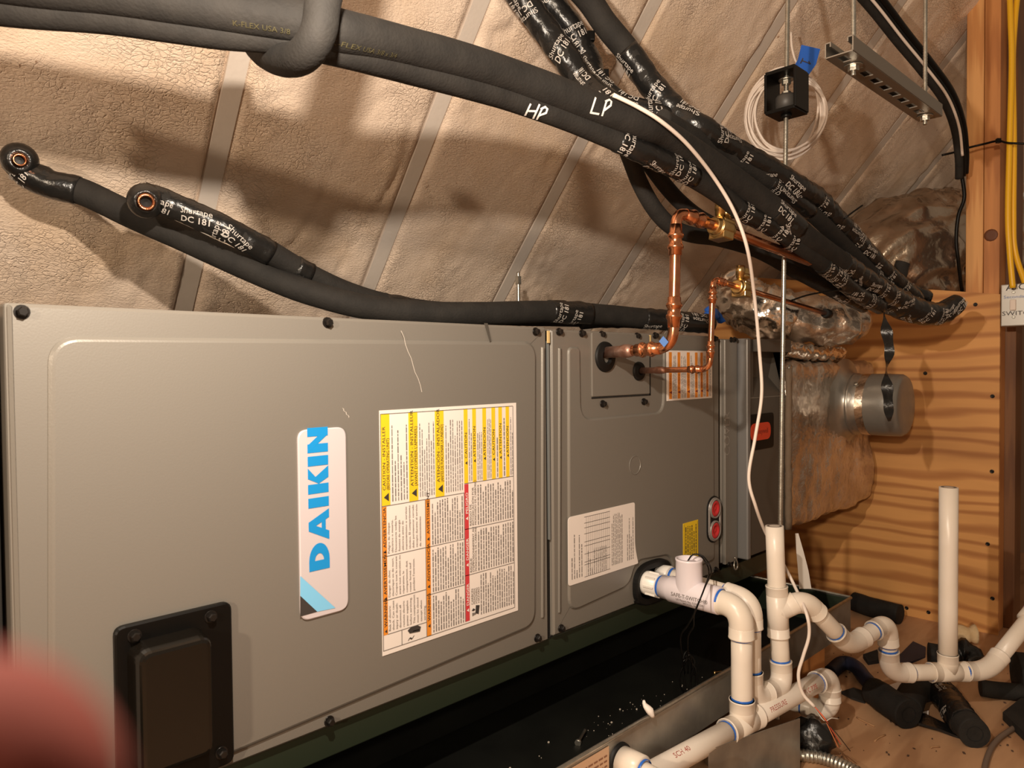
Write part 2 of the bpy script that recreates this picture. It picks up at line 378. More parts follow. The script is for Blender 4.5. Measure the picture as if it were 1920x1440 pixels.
bk = MB(); bk.box((3.9, -2.0, 0.0), (3.92, 2.0, 1.3)); structure(bk.build('wall_back', mat('dark_board', (0.20, 0.12, 0.07), 0.8)), 'dark boarding deep behind the studs', 'wall')

# ================================================================== CABINETS
def P(x, z, y=0.0): return V((x, y, z+ZB))
def PX(px, py, y=0.0): q = onY(px, py, y); return q
H = 0.622; LF = 0.8879; LC = 0.655; XC1 = LF+LC; DEP = 0.70
screw_proto = None
def screw(parent, px, py, y=0.0, big=1.0):
    global screw_proto
    p = onY(px, py, y)
    if screw_proto is None:
        mb = MB(); mb.lathe((0, 0.001, 0), (0, -1, 0), [(0, 0.0085), (0.0025, 0.0082)], 14)
        mb.lathe((0, -0.0015, 0), (0, -1, 0), [(0, 0.0062), (0.0065, 0.0060), (0.008, 0.0045)], 6, smooth=False)
        screw_proto = mb.build('screw', screw_m, parent); screw_proto.location = p; return screw_proto
    c = screw_proto.copy(); col.objects.link(c); c.parent = parent; c.location = p; c.scale = (big, big, big); return c
def inset(poly, d):
    n = len(poly); out = []
    area = sum(poly[i][0]*poly[(i+1) % n][1]-poly[(i+1) % n][0]*poly[i][1] for i in range(n)); sg = 1 if area > 0 else -1
    for i in range(n):
        p0, p1, p2 = poly[i-1], poly[i], poly[(i+1) % n]
        e1 = V((p1[0]-p0[0], p1[1]-p0[1])).normalized(); e2 = V((p2[0]-p1[0], p2[1]-p1[1])).normalized()
        n1 = V((-e1.y, e1.x))*sg; n2 = V((-e2.y, e2.x))*sg; b = (n1+n2); b = b/max(0.3, b.length_squared)*2
        out.append((p1[0]+b.x*d, p1[1]+b.y*d))
    return out
def round_poly(pts, rad, n=6):
    out = []; N = len(pts)
    for i in range(N):
        p0, p1, p2 = V(pts[i-1]), V(pts[i]), V(pts[(i+1) % N]); r = rad[i] if isinstance(rad, (list, tuple)) else rad
        a = (p0-p1); b = (p2-p1); L = min(r, a.length*0.48, b.length*0.48)
        A, B = p1 + a.normalized()*L, p1 + b.normalized()*L
        for k in range(n+1):
            t = k/n; q = A*(1-t)**2 + p1*2*t*(1-t) + B*t*t; out.append((q.x, q.y))
    return out
def raised(mb, poly, h, slope_w=0.004, y0=0.0, mi=0):
    a = poly; b = inset(poly, slope_w*0.35); c = inset(poly, slope_w)
    L = [[V((x, y0+0.001, z)) for x, z in a], [V((x, y0-h*0.25, z)) for x, z in inset(poly, slope_w*0.15)], [V((x, y0-h*0.8, z)) for x, z in inset(poly, slope_w*0.75)], [V((x, y0-h, z)) for x, z in inset(poly, slope_w*1.2)]]
    mb.loops(L, False, True, mi, False)
def pp(*pts): return [((q := onY(x, y, 0.0)).x, q.z) for x, y in pts]

# ---- furnace
fur = thing('furnace', 'grey steel furnace cabinet with large white warning label, lying on its side', 'furnace')
mb = MB()
mb.box((0.0, 0.006, ZB), (LF-0.004, DEP, ZB+H)); body = mb.build('cabinet', grey, fur, bevel=0.004)
mb = MB(); e = 0.008
ol = round_poly([(0.003, ZB+0.001), (LF-0.006, ZB+0.001), (LF-0.006, ZB+H-0.001), (0.003, ZB+H-0.001)], 0.004, 3)
mb.loops([[V((x, 0.02, z)) for x, z in ol], [V((x, 0.004, z)) for x, z in ol], [V((x, 0.0, z)) for x, z in inset(ol, 0.004)]], True, True)
fld = pp((88, 629), (1004, 640), (1003, 1172), (88, 1561)); raised(mb, round_poly(fld, 0.035, 10), 0.0055, 0.006)
raised(mb, round_poly(pp((1014, 650), (1020, 650), (1019, 1158), (1014, 1160)), 0.003, 4), 0.004, 0.0025)
mb.build('front_panel', grey, fur, recalc=True)
for q in ((41, 585), (614, 605), (1004, 622), (1007, 1196), (617, 1352)): screw(fur, *q, y=0.0)
for a, b in (((752, 620), (792, 735)), ((642, 765), (655, 783))):           # scratches in the paint
    p0, p1 = onY(*a, -0.0058), onY(*b, -0.0058); sm = MB()
    n_ = 9; L = [p0.lerp(p1, i/n_) + V((0.0012*math.sin(i*1.9), 0, 0)) for i in range(n_+1)]
    for i in range(n_): sm.poly([L[i]+V((-0.0006, 0, 0)), L[i]+V((0.0006, 0, 0)), L[i+1]+V((0.0006, 0, 0)), L[i+1]+V((-0.0006, 0, 0))])
    sm.build('scratch', mat('bare_scratch', (0.55, 0.50, 0.44), 0.5), fur)
tabp = MB(); q = onY(910, 606, 0); tabp.prism([V((q.x-0.004, -0.002, q.z)), V((q.x+0.004, -0.002, q.z)), V((q.x+0.010, -0.0045, q.z-0.032)), V((q.x+0.007, -0.0045, q.z-0.034))], (0, 0.0012, 0)); tabp.build('flange_tab', grey_dark, fur)

YL = -0.0062            # label plane on the raised field
# brand badge
bd = pp((553, 806), (643, 795), (641, 1142), (554, 1165)); mb = MB()
rp = round_poly([(bd[0][0], bd[0][1]), (bd[1][0], bd[0][1]-0.0), (bd[1][0], bd[3][1]), (bd[0][0], bd[3][1])], 0.016, 8)
mb.loops([[V((x, YL+0.001, z)) for x, z in rp], [V((x, YL-0.0018, z)) for x, z in rp], [V((x, YL-0.0028, z)) for x, z in inset(rp, 0.0015)]], False, True)
badge = mb.build('brand_badge', badge_m, fur, recalc=True); badge['label'] = 'white rounded badge with bold blue lettering and a triangle logo'
YB = YL-0.0034
xt, xb = onY(578, 940, YB).x, onY(616.5, 940, YB).x         # letter tops (left) to baseline (right)
z0, z1 = onY(597, 1069, YB).z, onY(597, 809, YB).z
mb = MB(); hh = xb-xt
def LT(u, v): return V((xb - v*hh, YB, z0 + u*(z1-z0)))     # u along the word, v from baseline to cap height
_lk = [0]
def lq(*pts):
    _lk[0] += 1; mb.poly([LT(u, v) - V((0, 0.00004*(_lk[0] % 4), 0)) for u, v in pts])
sw = 0.052
def letterbox(u0, u1):
    return lambda a, v: (u0+(u1-u0)*a, v)
f_ = letterbox(0.0, 0.195); lq(f_(0, 0), f_(.36, 0), f_(.36, 1), f_(0, 1))
arc_o = [(.36 + .64*math.cos(t), .5 + .5*math.sin(t)) for t in [(-.5+k/14)*math.pi for k in range(15)]]
arc_i = [(.36 + .26*math.cos(t), .5 + .22*math.sin(t)) for t in [(-.5+k/14)*math.pi for k in range(15)]]
for k in range(14): lq(f_(*arc_i[k]), f_(*arc_o[k]), f_(*arc_o[k+1]), f_(*arc_i[k+1]))
f_ = letterbox(0.21, 0.435)
lq(f_(0, 0), f_(.28, 0), f_(.62, 1), f_(.36, 1)); lq(f_(.72, 0), f_(1, 0), f_(.64, 1), f_(.38, 1)); lq(f_(.22, .17), f_(.78, .17), f_(.72, .37), f_(.28, .37))
f_ = letterbox(0.455, 0.525); lq(f_(0, 0), f_(1, 0), f_(1, 1), f_(0, 1))
f_ = letterbox(0.555, 0.745); lq(f_(0, 0), f_(.36, 0), f_(.36, 1), f_(0, 1)); lq(f_(.34, .42), f_(.62, .62), f_(.98, 1), f_(.58, 1)); lq(f_(.36, .5), f_(.58, 0), f_(1.02, 0), f_(.62, .66))
f_ = letterbox(0.755, 0.825); lq(f_(0, 0), f_(1, 0), f_(1, 1), f_(0, 1))
f_ = letterbox(0.85, 1.03); lq(f_(0, 0), f_(.35, 0), f_(.35, 1), f_(0, 1)); lq(f_(.65, 0), f_(1, 0), f_(1, 1), f_(.65, 1)); lq(f_(.30, 1), f_(0, 1), f_(.70, 0), f_(1, 0))
mb.build('brand_lettering', blue_logo, badge)
mb = MB(); mb.poly([onY(x, y, YB) for x, y in ((563, 1080), (629, 1140), (595, 1147), (563, 1117))]); mb.build('logo_stripe', lightblue, badge)
mb = MB(); mb.poly([onY(x, y, YB) for x, y in ((563, 1117), (595, 1147), (563, 1156))]); mb.build('logo_triangle', print_k, badge)

# printed stickers whose reading direction runs up the cabinet
def microtext(mb, x0, x1, za, zb, lines, mi, y, fill=0.95, thick=0.42, rag=0.3, seed=1):
    rn = random.Random(seed); step = (x1-x0)/lines
    for k in range(lines):
        xc = x0 + step*(k+0.5); z = za; end = za + (zb-za)*(fill - (rag*rn.random() if rn.random() < 0.45 else 0.03*rn.random()))
        while z < end:
            l = rn.uniform(0.004, 0.013); zz = min(end, z+l); t = step*thick/2*rn.uniform(0.75, 1.1)
            mb.poly([V((xc-t, y, z)), V((xc+t, y, z)), V((xc+t, y, zz)), V((xc-t, y, zz))], mi); z = zz + 0.0016
U_, V_ = V((0, 0, 1)), V((-1, 0, 0))
wl = [onY(711, 770, YL), onY(967.5, 755, YL), onY(969, 1148, YL), onY(711, 1229, YL)]
lx0, lx1 = wl[0].x, wl[1].x; lz0, lz1 = (wl[3].z+wl[2].z)/2, (wl[0].z+wl[1].z)/2; lzh = lz1-lz0
mb = MB(); mb.box((lx0, YL-0.0004, lz0), (lx1, YL+0.0005, lz1)); lab = mb.build('warning_label', paper, fur); lab['label'] = 'big white warning sticker with yellow, orange and red bands'
def LX(px): return onY(px, 900, YL).x
def LZ(s_): return lz0 + 0.012*0 + lzh*s_
YP = YL-0.0008; YT = YL-0.0012
pr = MB()
def band(p0, p1, s0, s1_, mi): 
    pr.poly([V((LX(p0), YP, LZ(s0))), V((LX(p1), YP, LZ(s0))), V((LX(p1), YP, LZ(s1_))), V((LX(p0), YP, LZ(s1_)))], mi)
def vline(p0, p1, s, t=0.0006): 
    z = LZ(s); pr.poly([V((LX(p0), YP, z-t)), V((LX(p1), YP, z-t)), V((LX(p1), YP, z+t)), V((LX(p0), YP, z+t))], 4)
def hline(px, s0, s1_, t=0.0006):
    x = LX(px); pr.poly([V((x-t, YT, LZ(s0))), V((x+t, YT, LZ(s0))), V((x+t, YT, LZ(s1_))), V((x-t, YT, LZ(s1_)))], 4)
def word(st, px, s, h, mi=3, bold=0.0, width=None, align='l'):
    pr.text(st, V((LX(px), YT, LZ(s))), U_, V_, h, mi, align, width, bold)
def tri(px0, px1, s, mi=3, wdt=0.034):
    x0_, x1_ = LX(px0), LX(px1); pr.poly([V((x1_, YT, LZ(s))), V((x1_, YT, LZ(s+wdt))), V((x0_, YT, LZ(s+wdt/2)))], mi)
# materials: 0 yellow, 1 orange, 2 red, 3 black, 4 grey, 5 white
tops = 0.985
for (a, b, t1, t2, s2) in ((714, 731, 'CAUTION - INSTALLER', '(BEFORE OPERATING UNIT)', 0.70), (766.5, 783.5, 'ATTENTION - INSTALLEUR', "(AVANT D'OPERER L'APPAREIL)", 0.69), (816, 832.5, 'ATENCIÓN - INSTALADOR', '(ANTES DE FUNCIONAR LA UNIDAD)', 0.685)):
    band(a, b, 0.612, tops, 0); tri(a+4.5, b-3, 0.628, 3, 0.035); wd = LX(b)-LX(a)
    word(t1, a+8.2, 0.675, wd*0.32, width=0.125); word(t2, b-1.4, 0.675, wd*0.32, width=lzh*(0.21 if t2[1] == 'B' else 0.25))
for k, (a, b) in enumerate(((870, 877.3), (886, 893), (905, 912), (922, 929), (935, 941.7), (948.6, 955))):
    band(a, b, 0.652, tops, 0); tri(a+1.8, b-1.5, 0.735+0.005*(k % 3), 3, 0.016)
    word(('CAUTION', 'ATTENTION', 'ATENCIÓN')[k % 3], b-1.5, 0.765, (LX(b)-LX(a))*0.62, width=0.050+0.008*(k % 3 > 0))
for i, (a, b, n_) in enumerate(((732.5, 765, 6), (785, 815, 7), (834, 868, 8))): microtext(pr, LX(a), LX(b), LZ(0.625), LZ(0.98), n_, 4, YT, 0.9, 0.36, 0.5, 5+i)
for i, (a, b, n_) in enumerate(((878, 885.5, 2), (894, 904.5, 3), (913, 921.5, 3), (930, 934.5, 1), (942.5, 948, 1), (956, 962, 2))): microtext(pr, LX(a), LX(b), LZ(0.66), LZ(0.97), n_, 4, YT, 0.9, 0.36, 0.45, 15+i)
band(715, 723.3, 0.083, 0.608, 1); band(796.5, 805, 0.02, 0.608, 1); band(870, 877.6, 0.029, 0.648, 2)
bw = (LX(723.3)-LX(715))*0.64
for st, s_ in (('WARNING', 0.115), ('AVERTISSEMENT', 0.248), ('ADVERTENCIA', 0.44)): tri(717, 721.5, s_-0.025, 3, 0.016); word(st, 721.8, s_, bw, bold=0.008, width={'WARNING': 0.048, 'AVERTISSEMENT': 0.082, 'ADVERTENCIA': 0.068}[st])
for st, s_ in (('WARNING', 0.085), ('ADVERTENCIA', 0.255), ('AVERTISSEMENT', 0.46)): tri(798.5, 803.2, s_-0.03, 3, 0.016); word(st, 803.4, s_, bw, bold=0.008, width={'WARNING': 0.050, 'AVERTISSEMENT': 0.082, 'ADVERTENCIA': 0.070}[st])
for st, s_ in (('DANGER', 0.10), ('DANGER', 0.305), ('PELIGRO', 0.515)): tri(871.7, 876, s_-0.03, 5, 0.016); word(st, 876.4, s_, bw, 5, bold=0.012, width=0.045)
cells = ((0.095, 0.220, ['Risk of electric', 'shock. Can cause', 'injury or death:', 'disconnect all', 'remote electric', 'power supplies', 'before servicing.', 'This compartment', 'must be closed', 'except when', 'servicing.']),
         (0.235, 0.400, ['Danger de choc', 'électrique ou de mort.', 'Coupez tout le courant', 'avant tout entretien ou', 'réparation, le', 'compartiment doit', 'rester fermé sauf', "pendant l'entretien."]),
         (0.415, 0.60, ['Peligro de choque', 'eléctrico o muerte.', 'Desconecte todas las', 'fuentes de energía', 'eléctrica antes de', 'mantenimiento o servicio', 'técnico. El compartimento', 'debe permanecer cerrado', 'excepto durante el servicio', 'de mantenimiento']))
for s0, s1_, ls in cells:
    for i, t in enumerate(ls):
        word(t, 728.5 + 6.55*i, s0, (LX(731)-LX(725))*0.62, 4, width=min(lzh*(s1_-s0)*0.98, 0.0046*len(t)))
for i, (s0, s1_) in enumerate(((0.03, 0.193), (0.205, 0.40), (0.41, 0.605))): microtext(pr, LX(807), LX(867.5), LZ(s0), LZ(s1_), 13, 4, YT, 0.98, 0.42, 0.35, 30+i)
for i, (s0, s1_, px0) in enumerate(((0.04, 0.232, 897), (0.245, 0.44, 893), (0.455, 0.64, 893))): microtext(pr, LX(px0), LX(962), LZ(s0), LZ(s1_), 15, 4, YT, 0.98, 0.42, 0.3, 40+i)
for i, t in enumerate(('CARBON', 'MONOXIDE', 'POISONING', 'HAZARD')): word(t, 883.8+4.1*i, 0.098, 0.0042, 4, width=0.028)
for i, t in enumerate(('RISQUE', "D'EMPOISONNEMENT AU", 'MONOXYDE DE CARBONE')): word(t, 882.5+4.6*i, 0.246, 0.0044, 4, width=0.0042*len(t))
for i, t in enumerate(('RIESGO DE', 'INTOXICACIÓN POR', 'MONÓXIDO DE CARBONO')): word(t, 882.5+4.6*i, 0.458, 0.0044, 4, width=0.0042*len(t))
for a, b, s_ in ((723, 796, 0.083), (715, 796, 0.224), (715, 796, 0.404), (714, 870, 0.61), (797, 870, 0.197), (797, 870, 0.403), (870, 962, 0.236), (870, 962, 0.445), (870, 962, 0.651)): vline(a, b, s_)
vline(714, 962, 0.02); vline(714, 962, 0.985); hline(714, 0.02, 0.985); hline(962, 0.02, 0.985); hline(749, 0.02, 0.083); hline(869, 0.03, 0.61); hline(796, 0.02, 0.61)
# shock pictogram and poisoning pictogram
def cx(px, s_): return V((LX(px), YT, LZ(s_)))
pr.poly([cx(764, 0.058), cx(783, 0.053), cx(785, 0.072), cx(779, 0.082), cx(766, 0.083), cx(760, 0.073)], 3)
pr.poly([cx(770, 0.062), cx(782, 0.060), cx(782, 0.063), cx(770, 0.065)], 5)
sq = [cx(761, 0.030), cx(764, 0.040), cx(768, 0.032), cx(772, 0.044)]
for a, b in zip(sq, sq[1:]): n_ = V((0.0012, 0, 0.0006)); pr.poly([a-n_, a+n_, b+n_, b-n_], 3)
pr.poly([cx(881, 0.07), cx(885, 0.066), cx(888, 0.072), cx(884, 0.079)], 3); pr.poly([cx(888, 0.055), cx(894, 0.045), cx(896, 0.085), cx(889, 0.09)], 3); pr.poly([cx(882, 0.045), cx(890, 0.05), cx(889, 0.057), cx(882, 0.06)], 4)
pr.build('printed_text', [yellow, orange, red, print_k, print_g, paper], lab)

# black moulded cover, lower left
cv = MB(); q0, q1, q2 = onY(211, 1171, YL), onY(430, 1125, YL), onY(432, 1426, YL)
rp = round_poly([(q0.x, q2.z), (q1.x, q2.z), (q1.x, q1.z), (q0.x, q1.z)], 0.012, 5)
cv.loops([[V((x, YL+0.001, z)) for x, z in rp], [V((x, YL-0.006, z)) for x, z in rp], [V((x, YL-0.008, z)) for x, z in inset(rp, 0.002)]], True, True)
YC = YL-0.045; i0, i1, i2 = onY(266, 1229, YC), onY(395, 1196, YC), onY(396, 1412, YC)
rin = round_poly([(i0.x, i2.z), (i1.x, i2.z), (i1.x, i1.z), (i0.x, i1.z)], 0.012, 5)
cover = cv.build('vent_cover', black, fur, recalc=True); cover['label'] = 'black plastic cover with raised glossy box'
cv = MB(); 
def ringo(d, y): return [V((x, y, z)) for x, z in inset(rin, d)]
cv.loops([ringo(-0.006, YL-0.007), ringo(-0.0035, YC+0.012), ringo(-0.002, YC+0.004), ringo(0.0, YC+0.001), ringo(0.004, YC)], False, True, 0, False)
cv.build('raised_box', black_gloss, cover, recalc=True)
for q in ((252, 1192), (395, 1156), (415, 1411)):
    p = onY(*q, YL-0.008); c = screw_proto.copy(); col.objects.link(c); c.parent = cover; c.location = p

# ---- evaporator coil cabinet
coil = thing('coil_cabinet', 'grey evaporator coil cabinet with copper stubs and drain outlet', 'coil cabinet')
HC0, HC1 = 0.0033, 0.6188
mb = MB(); mb.box((LF+0.006, 0.006, ZB+HC0), (XC1-0.004, DEP, ZB+HC1)); mb.build('cabinet', grey, coil, bevel=0.004)
mb = MB()
ol = round_poly([(LF+0.008, ZB+HC0+0.001), (XC1-0.006, ZB+HC0+0.001), (XC1-0.006, ZB+HC1-0.001), (LF+0.008, ZB+HC1-0.001)], 0.004, 3)
mb.loops([[V((x, 0.02, z)) for x, z in ol], [V((x, 0.004, z)) for x, z in ol], [V((x, 0.0, z)) for x, z in inset(ol, 0.004)]], True, True)
fp = pp((1063, 650), (1086, 650), (1088, 786), (1241, 772), (1243, 657), (1336, 660), (1338, 1050), (1262, 1082), (1256, 1040), (1190, 1052), (1178, 1098), (1064, 1150))
raised(mb, round_poly(fp, [0.014, 0.012, 0.035, 0.03, 0.012, 0.02, 0.02, 0.01, 0.03, 0.03, 0.03, 0.035], 7), 0.0045, 0.004)
raised(mb, round_poly(pp((1046, 652), (1051, 652), (1050, 1148), (1046, 1150)), 0.002, 4), 0.004, 0.002)
mb.build('front_panel', grey, coil, recalc=True)
gap = MB(); gap.box((LF-0.006, 0.008, ZB+0.002), (LF+0.010, DEP-0.02, ZB+H-0.006)); gap.build('joint_seal', seal, coil)
gf = MB(); a_, b_ = onY(1027.5, 640, -0.001), onY(1031, 640, -0.001); gf.box((a_.x+0.003, 0.001, ZB+0.20), (b_.x, 0.012, ZB+0.595)); gf.build('joint_trim', mat('pale_joint_edge', (0.27, 0.28, 0.27), 0.4, 0.4), coil)
mb = MB(); qa, qb, qc = onY(1108, 622, 0), onY(1216, 640, 0), onY(1113, 744, 0)
rp = round_poly([(qa.x, qc.z), (qb.x, qc.z), (qb.x, ZB+HC1-0.004), (qa.x, ZB+HC1-0.004)], 0.003, 2)
mb.loops([[V((x, 0.001, z)) for x, z in rp], [V((x, -0.0022, z)) for x, z in rp], [V((x, -0.003, z)) for x, z in inset(rp, 0.0012)]], False, True); plate = mb.build('pipe_plate', grey, coil, recalc=True)
sl = MB(); xr = qb.x; sl.box((xr+0.001, -0.0012, qc.z-0.003), (xr+0.006, 0.001, ZB+HC1-0.03)); sl.box((qa.x, -0.0012, qc.z-0.004), (xr+0.005, 0.001, qc.z-0.0005)); sl.build('plate_gap', seal, coil)
for x in (a_.x+0.001, xr+0.004):
    yb = MB(); yb.box((x-0.0025, -0.003, ZB+HC1-0.028), (x+0.0025, 0.001, ZB+HC1-0.004)); yb.build('foam_strip', mat('yellow_foam_edge', (0.62, 0.45, 0.20), 0.8), coil)
for q in ((1048, 622), (1091, 625), (1128, 627), (1194, 630), (1228, 629), (1130, 757), (1207, 753), (1340, 635), (1052, 1178), (1193, 1126), (1342, 1068)): screw(coil, *q, y=-0.001, big=0.95)
def grommet(px, py, r, parent, hole):
    c = onY(px, py, -0.003); g = MB(); g.lathe(c, (0, -1, 0), [(0, r), (0.004, r*0.97), (0.006, r*0.9), (0.0055, r*0.62), (0.008, r*0.55), (0.008, hole), (-0.004, hole)], 28, cap=False); g.build('grommet', rubber, parent); return c
g1 = grommet(1134, 669, 0.033, plate, 0.014); g2 = grommet(1197, 696, 0.0215, plate, 0.008)
kc = onY(1190.5, 872, -0.0045); k_ = MB(); k_.lathe(kc, (0, -1, 0), [(0, 0.0215), (0.0012, 0.0212), (0.0012, 0.0198), (0.0003, 0.0192), (0.0003, 0.0)], 32, cap=False, smooth=False); k_.build('knockout', grey, coil)
# orange-striped caution sticker
YQ = -0.0052
def sticker(name, tlp, brp, m_, parent):
    a, b = onY(*tlp, YQ), onY(*brp, YQ); s_ = MB(); s_.box((a.x, YQ-0.0004, b.z), (b.x, YQ+0.0006, a.z)); return s_.build(name, m_, parent), a.x, b.x, b.z, a.z
st, x0_, x1_, z0_, z1_ = sticker('caution_sticker', (1250, 657), (1335, 746), paper, coil); st['label'] = 'white sticker with six orange stripes'
pr = MB(); ws = (x1_-x0_)
for k, (a, b) in enumerate(((0.04, 0.10), (0.22, 0.28), (0.42, 0.485), (0.60, 0.66), (0.725, 0.78), (0.86, 0.91))):
    pr.poly([V((x0_+ws*a, YQ-0.0007, z0_+0.004)), V((x0_+ws*b, YQ-0.0007, z0_+0.004)), V((x0_+ws*b, YQ-0.0007, z1_-0.004)), V((x0_+ws*a, YQ-0.0007, z1_-0.004))], 0)
    pr.poly([V((x0_+ws*b, YQ-0.001, z0_+0.016)), V((x0_+ws*b, YQ-0.001, z0_+0.023)), V((x0_+ws*a, YQ-0.001, z0_+0.0195))], 1)
    pr.text(('WARNING', 'ADVERTENCIA', 'AVERTISSEMENT')[k % 3], V((x0_+ws*(b-0.012), YQ-0.001, z0_+0.027)), U_, V_, ws*0.036, 1, width=0.036)
    nx = (0.22, 0.42, 0.60, 0.725, 0.86, 0.99)[k]; microtext(pr, x0_+ws*(b+0.015), x0_+ws*(nx-0.015), z0_+0.005, z1_-0.006, 5 if nx-b > .1 else 3, 2, YQ-0.0008, 0.95, 0.4, 0.4, 60+k)
pr.build('printed_text', [orange, dkred, print_g], st)
# specification sticker with a table grid
a, b = onY(1065, 972, YQ), onY(1190, 940, YQ); c = onY(1197, 1055, YQ); d = onY(1067, 1100, YQ)
mb = MB(); zt, zb_ = (a.z+b.z)/2, (c.z+d.z)/2
rp = round_poly([(a.x, zb_), (b.x+0.012, zb_-0.0), (b.x, zb_+0.04), (b.x, zt), (a.x, zt)], [0.006, 0.004, 0.02, 0.006, 0.010], 5)
mb.loops([[V((x, YQ+0.0008, z)) for x, z in rp], [V((x, YQ-0.0004, z)) for x, z in rp]], False, True); st = mb.build('rating_sticker', paper, coil, recalc=True); st['label'] = 'white rating sticker with a printed table'
pr = MB(); ws, hs = b.x-a.x, zt-zb_; yq = YQ-0.0008
for k in range(13):
    x = a.x+ws*(0.25+0.028*k); pr.poly([V((x-0.0003, yq, zb_+hs*0.06)), V((x+0.0003, yq, zb_+hs*0.06)), V((x+0.0003, yq, zb_+hs*0.95)), V((x-0.0003, yq, zb_+hs*0.95))], 1)
for f in (0.06, 0.24, 0.28, 0.40, 0.52, 0.58, 0.70, 0.79, 0.86, 0.95):
    z = zb_+hs*f; pr.poly([V((a.x+ws*0.22, yq, z-0.0004)), V((a.x+ws*0.6, yq, z-0.0004)), V((a.x+ws*0.6, yq, z+0.0004)), V((a.x+ws*0.22, yq, z+0.0004))], 0)
microtext(pr, a.x+ws*0.62, a.x+ws*0.80, zb_+hs*0.1, zb_+hs*0.95, 8, 1, yq, 0.95, 0.4, 0.3, 71)
microtext(pr, a.x+ws*0.03, a.x+ws*0.20, zb_+hs*0.08, zb_+hs*0.9, 5, 1, yq, 0.8, 0.35, 0.7, 72)
microtext(pr, a.x+ws*0.86, a.x+ws*0.98, zb_+hs*0.1, zb_+hs*0.95, 4, 1, yq, 0.8, 0.35, 0.6, 73)
microtext(pr, a.x+ws*0.26, a.x+ws*0.55, zb_+hs*0.07, zb_+hs*0.55, 10, 1, yq, 0.8, 0.3, 0.6, 74)
pr.build('printed_text', [print_k, print_g], st)
st, x0_, x1_, z0_, z1_ = sticker('notice_sticker', (1281, 982), (1309, 1052), yellow, coil); st['label'] = 'small yellow notice sticker'
pr = MB(); microtext(pr, x0_+0.006, x1_-0.006, z0_+0.006, z1_-0.006, 6, 0, YQ-0.0008, 0.98, 0.4, 0.2, 81)
for x in (x0_+0.003, x1_-0.003): pr.poly([V((x-0.0004, YQ-0.0007, z0_+0.003)), V((x+0.0004, YQ-0.0007, z0_+0.003)), V((x+0.0004, YQ-0.0007, z1_-0.003)), V((x-0.0004, YQ-0.0007, z1_-0.003))])
pr.build('printed_text', print_k, st)
# oval plate with two red plugs
c1, c2 = onY(1338, 953, -0.005), onY(1338, 994, -0.005); mb = MB(); rr = 0.030
ov = [(c1.x+rr*math.cos(t), c1.z+rr*math.sin(t)*0.95) for t in [math.pi*k/12 for k in range(13)]] + [(c2.x+rr*math.cos(t), c2.z+rr*math.sin(t)*0.95) for t in [math.pi+math.pi*k/12 for k in range(13)]]
mb.loops([[V((x, 0.0, z)) for x, z in inset(ov, -0.004)], [V((x, -0.007, z)) for x, z in inset(ov, -0.003)], [V((x, -0.0075, z)) for x, z in ov]], False, True, 0); pl = mb.build('plug_plate', rubber, coil, recalc=True)
mb = MB()
mb.loops([[V((x, -0.0072, z)) for x, z in ov], [V((x, -0.0105, z)) for x, z in inset(ov, 0.001)], [V((x, -0.0105, z)) for x, z in inset(ov, 0.006)], [V((x, -0.0075, z)) for x, z in inset(ov, 0.007)]], False, False, 0)
mb.build('plate_rim', mat('rim_grey', (0.35, 0.32, 0.30), 0.35, 0.4), pl, recalc=True)
for c in (c1, c2):
    mb = MB(); o_ = V((c.x, -0.0075, c.z)); mb.lathe(o_, (0, -1, 0), [(0, 0.0205), (0.0045, 0.020), (0.005, 0.013), (0.002, 0.011), (0.002, 0.005), (0.004, 0.0)], 24, cap=False); mb.build('red_plug', red_cap, pl)
    mb = MB(); mb.lathe(o_, (0, -1, 0), [(0, 0.0255), (0.005, 0.025), (0.0055, 0.0215), (0, 0.021)], 24, cap=False); mb.build('plug_ring', mat('rim_grey', (0, 0, 0)), pl)
# drain grommet (oval rubber)
dc = onY(1222, 1090, -0.001); mb = MB()
ovs = [(dc.x + 0.073*math.copysign(abs(math.cos(t))**0.7, math.cos(t)), dc.z + 0.050*math.copysign(abs(math.sin(t))**0.75, math.sin(t))) for t in [2*math.pi*k/40 for k in range(40)]]
mb.loops([[V((x, 0.001, z)) for x, z in ovs], [V((x, -0.010, z)) for x, z in inset(ovs, 0.001)], [V((x, -0.012, z)) for x, z in inset(ovs, 0.004)], [V((x, -0.011, z)) for x, z in inset(ovs, 0.016)], [V((x, 0.0, z)) for x, z in inset(ovs, 0.018)]], False, True); mb.build('drain_grommet', rubber, coil, recalc=True)

# ---- media filter cabinet
fil = thing('filter_cabinet', 'dark grey filter cabinet with red oval logo, at the far end of the row', 'filter cabinet')
mb = MB(); XF = 1.852; mb.box((XC1+0.012, 0.004, ZB+0.02), (XF, DEP-0.02, ZB+HC1-0.006)); mb.build('cabinet', grey, fil, bevel=0.003)
gap = MB(); gap.box((XC1-0.006, 0.012, ZB+0.01), (XC1+0.014, DEP-0.03, ZB+HC1-0.01)); gap.build('joint_seal', seal, fil)
xs = onY(1380, 700, 0).x; mb = MB(); mb.box((XC1+0.014, -0.006, ZB+0.018), (xs-0.004, 0.004, ZB+HC1-0.008)); strip = mb.build('side_strip', grey, fil, bevel=0.002)
pr = MB(); q = onY(1368, 853, -0.0066); pr.text('COVER', q, U_, V_, 0.026, 0, width=0.115, bold=-0.005); pr.build('embossed_text', mat('emboss_grey', (0.34, 0.31, 0.275), 0.35, 0.2), strip)
for q in ((1371, 637), (1377, 637), (1367, 1059)): screw(fil, *q, y=-0.007, big=0.9)
xr0, xr1 = xs, XF-0.004
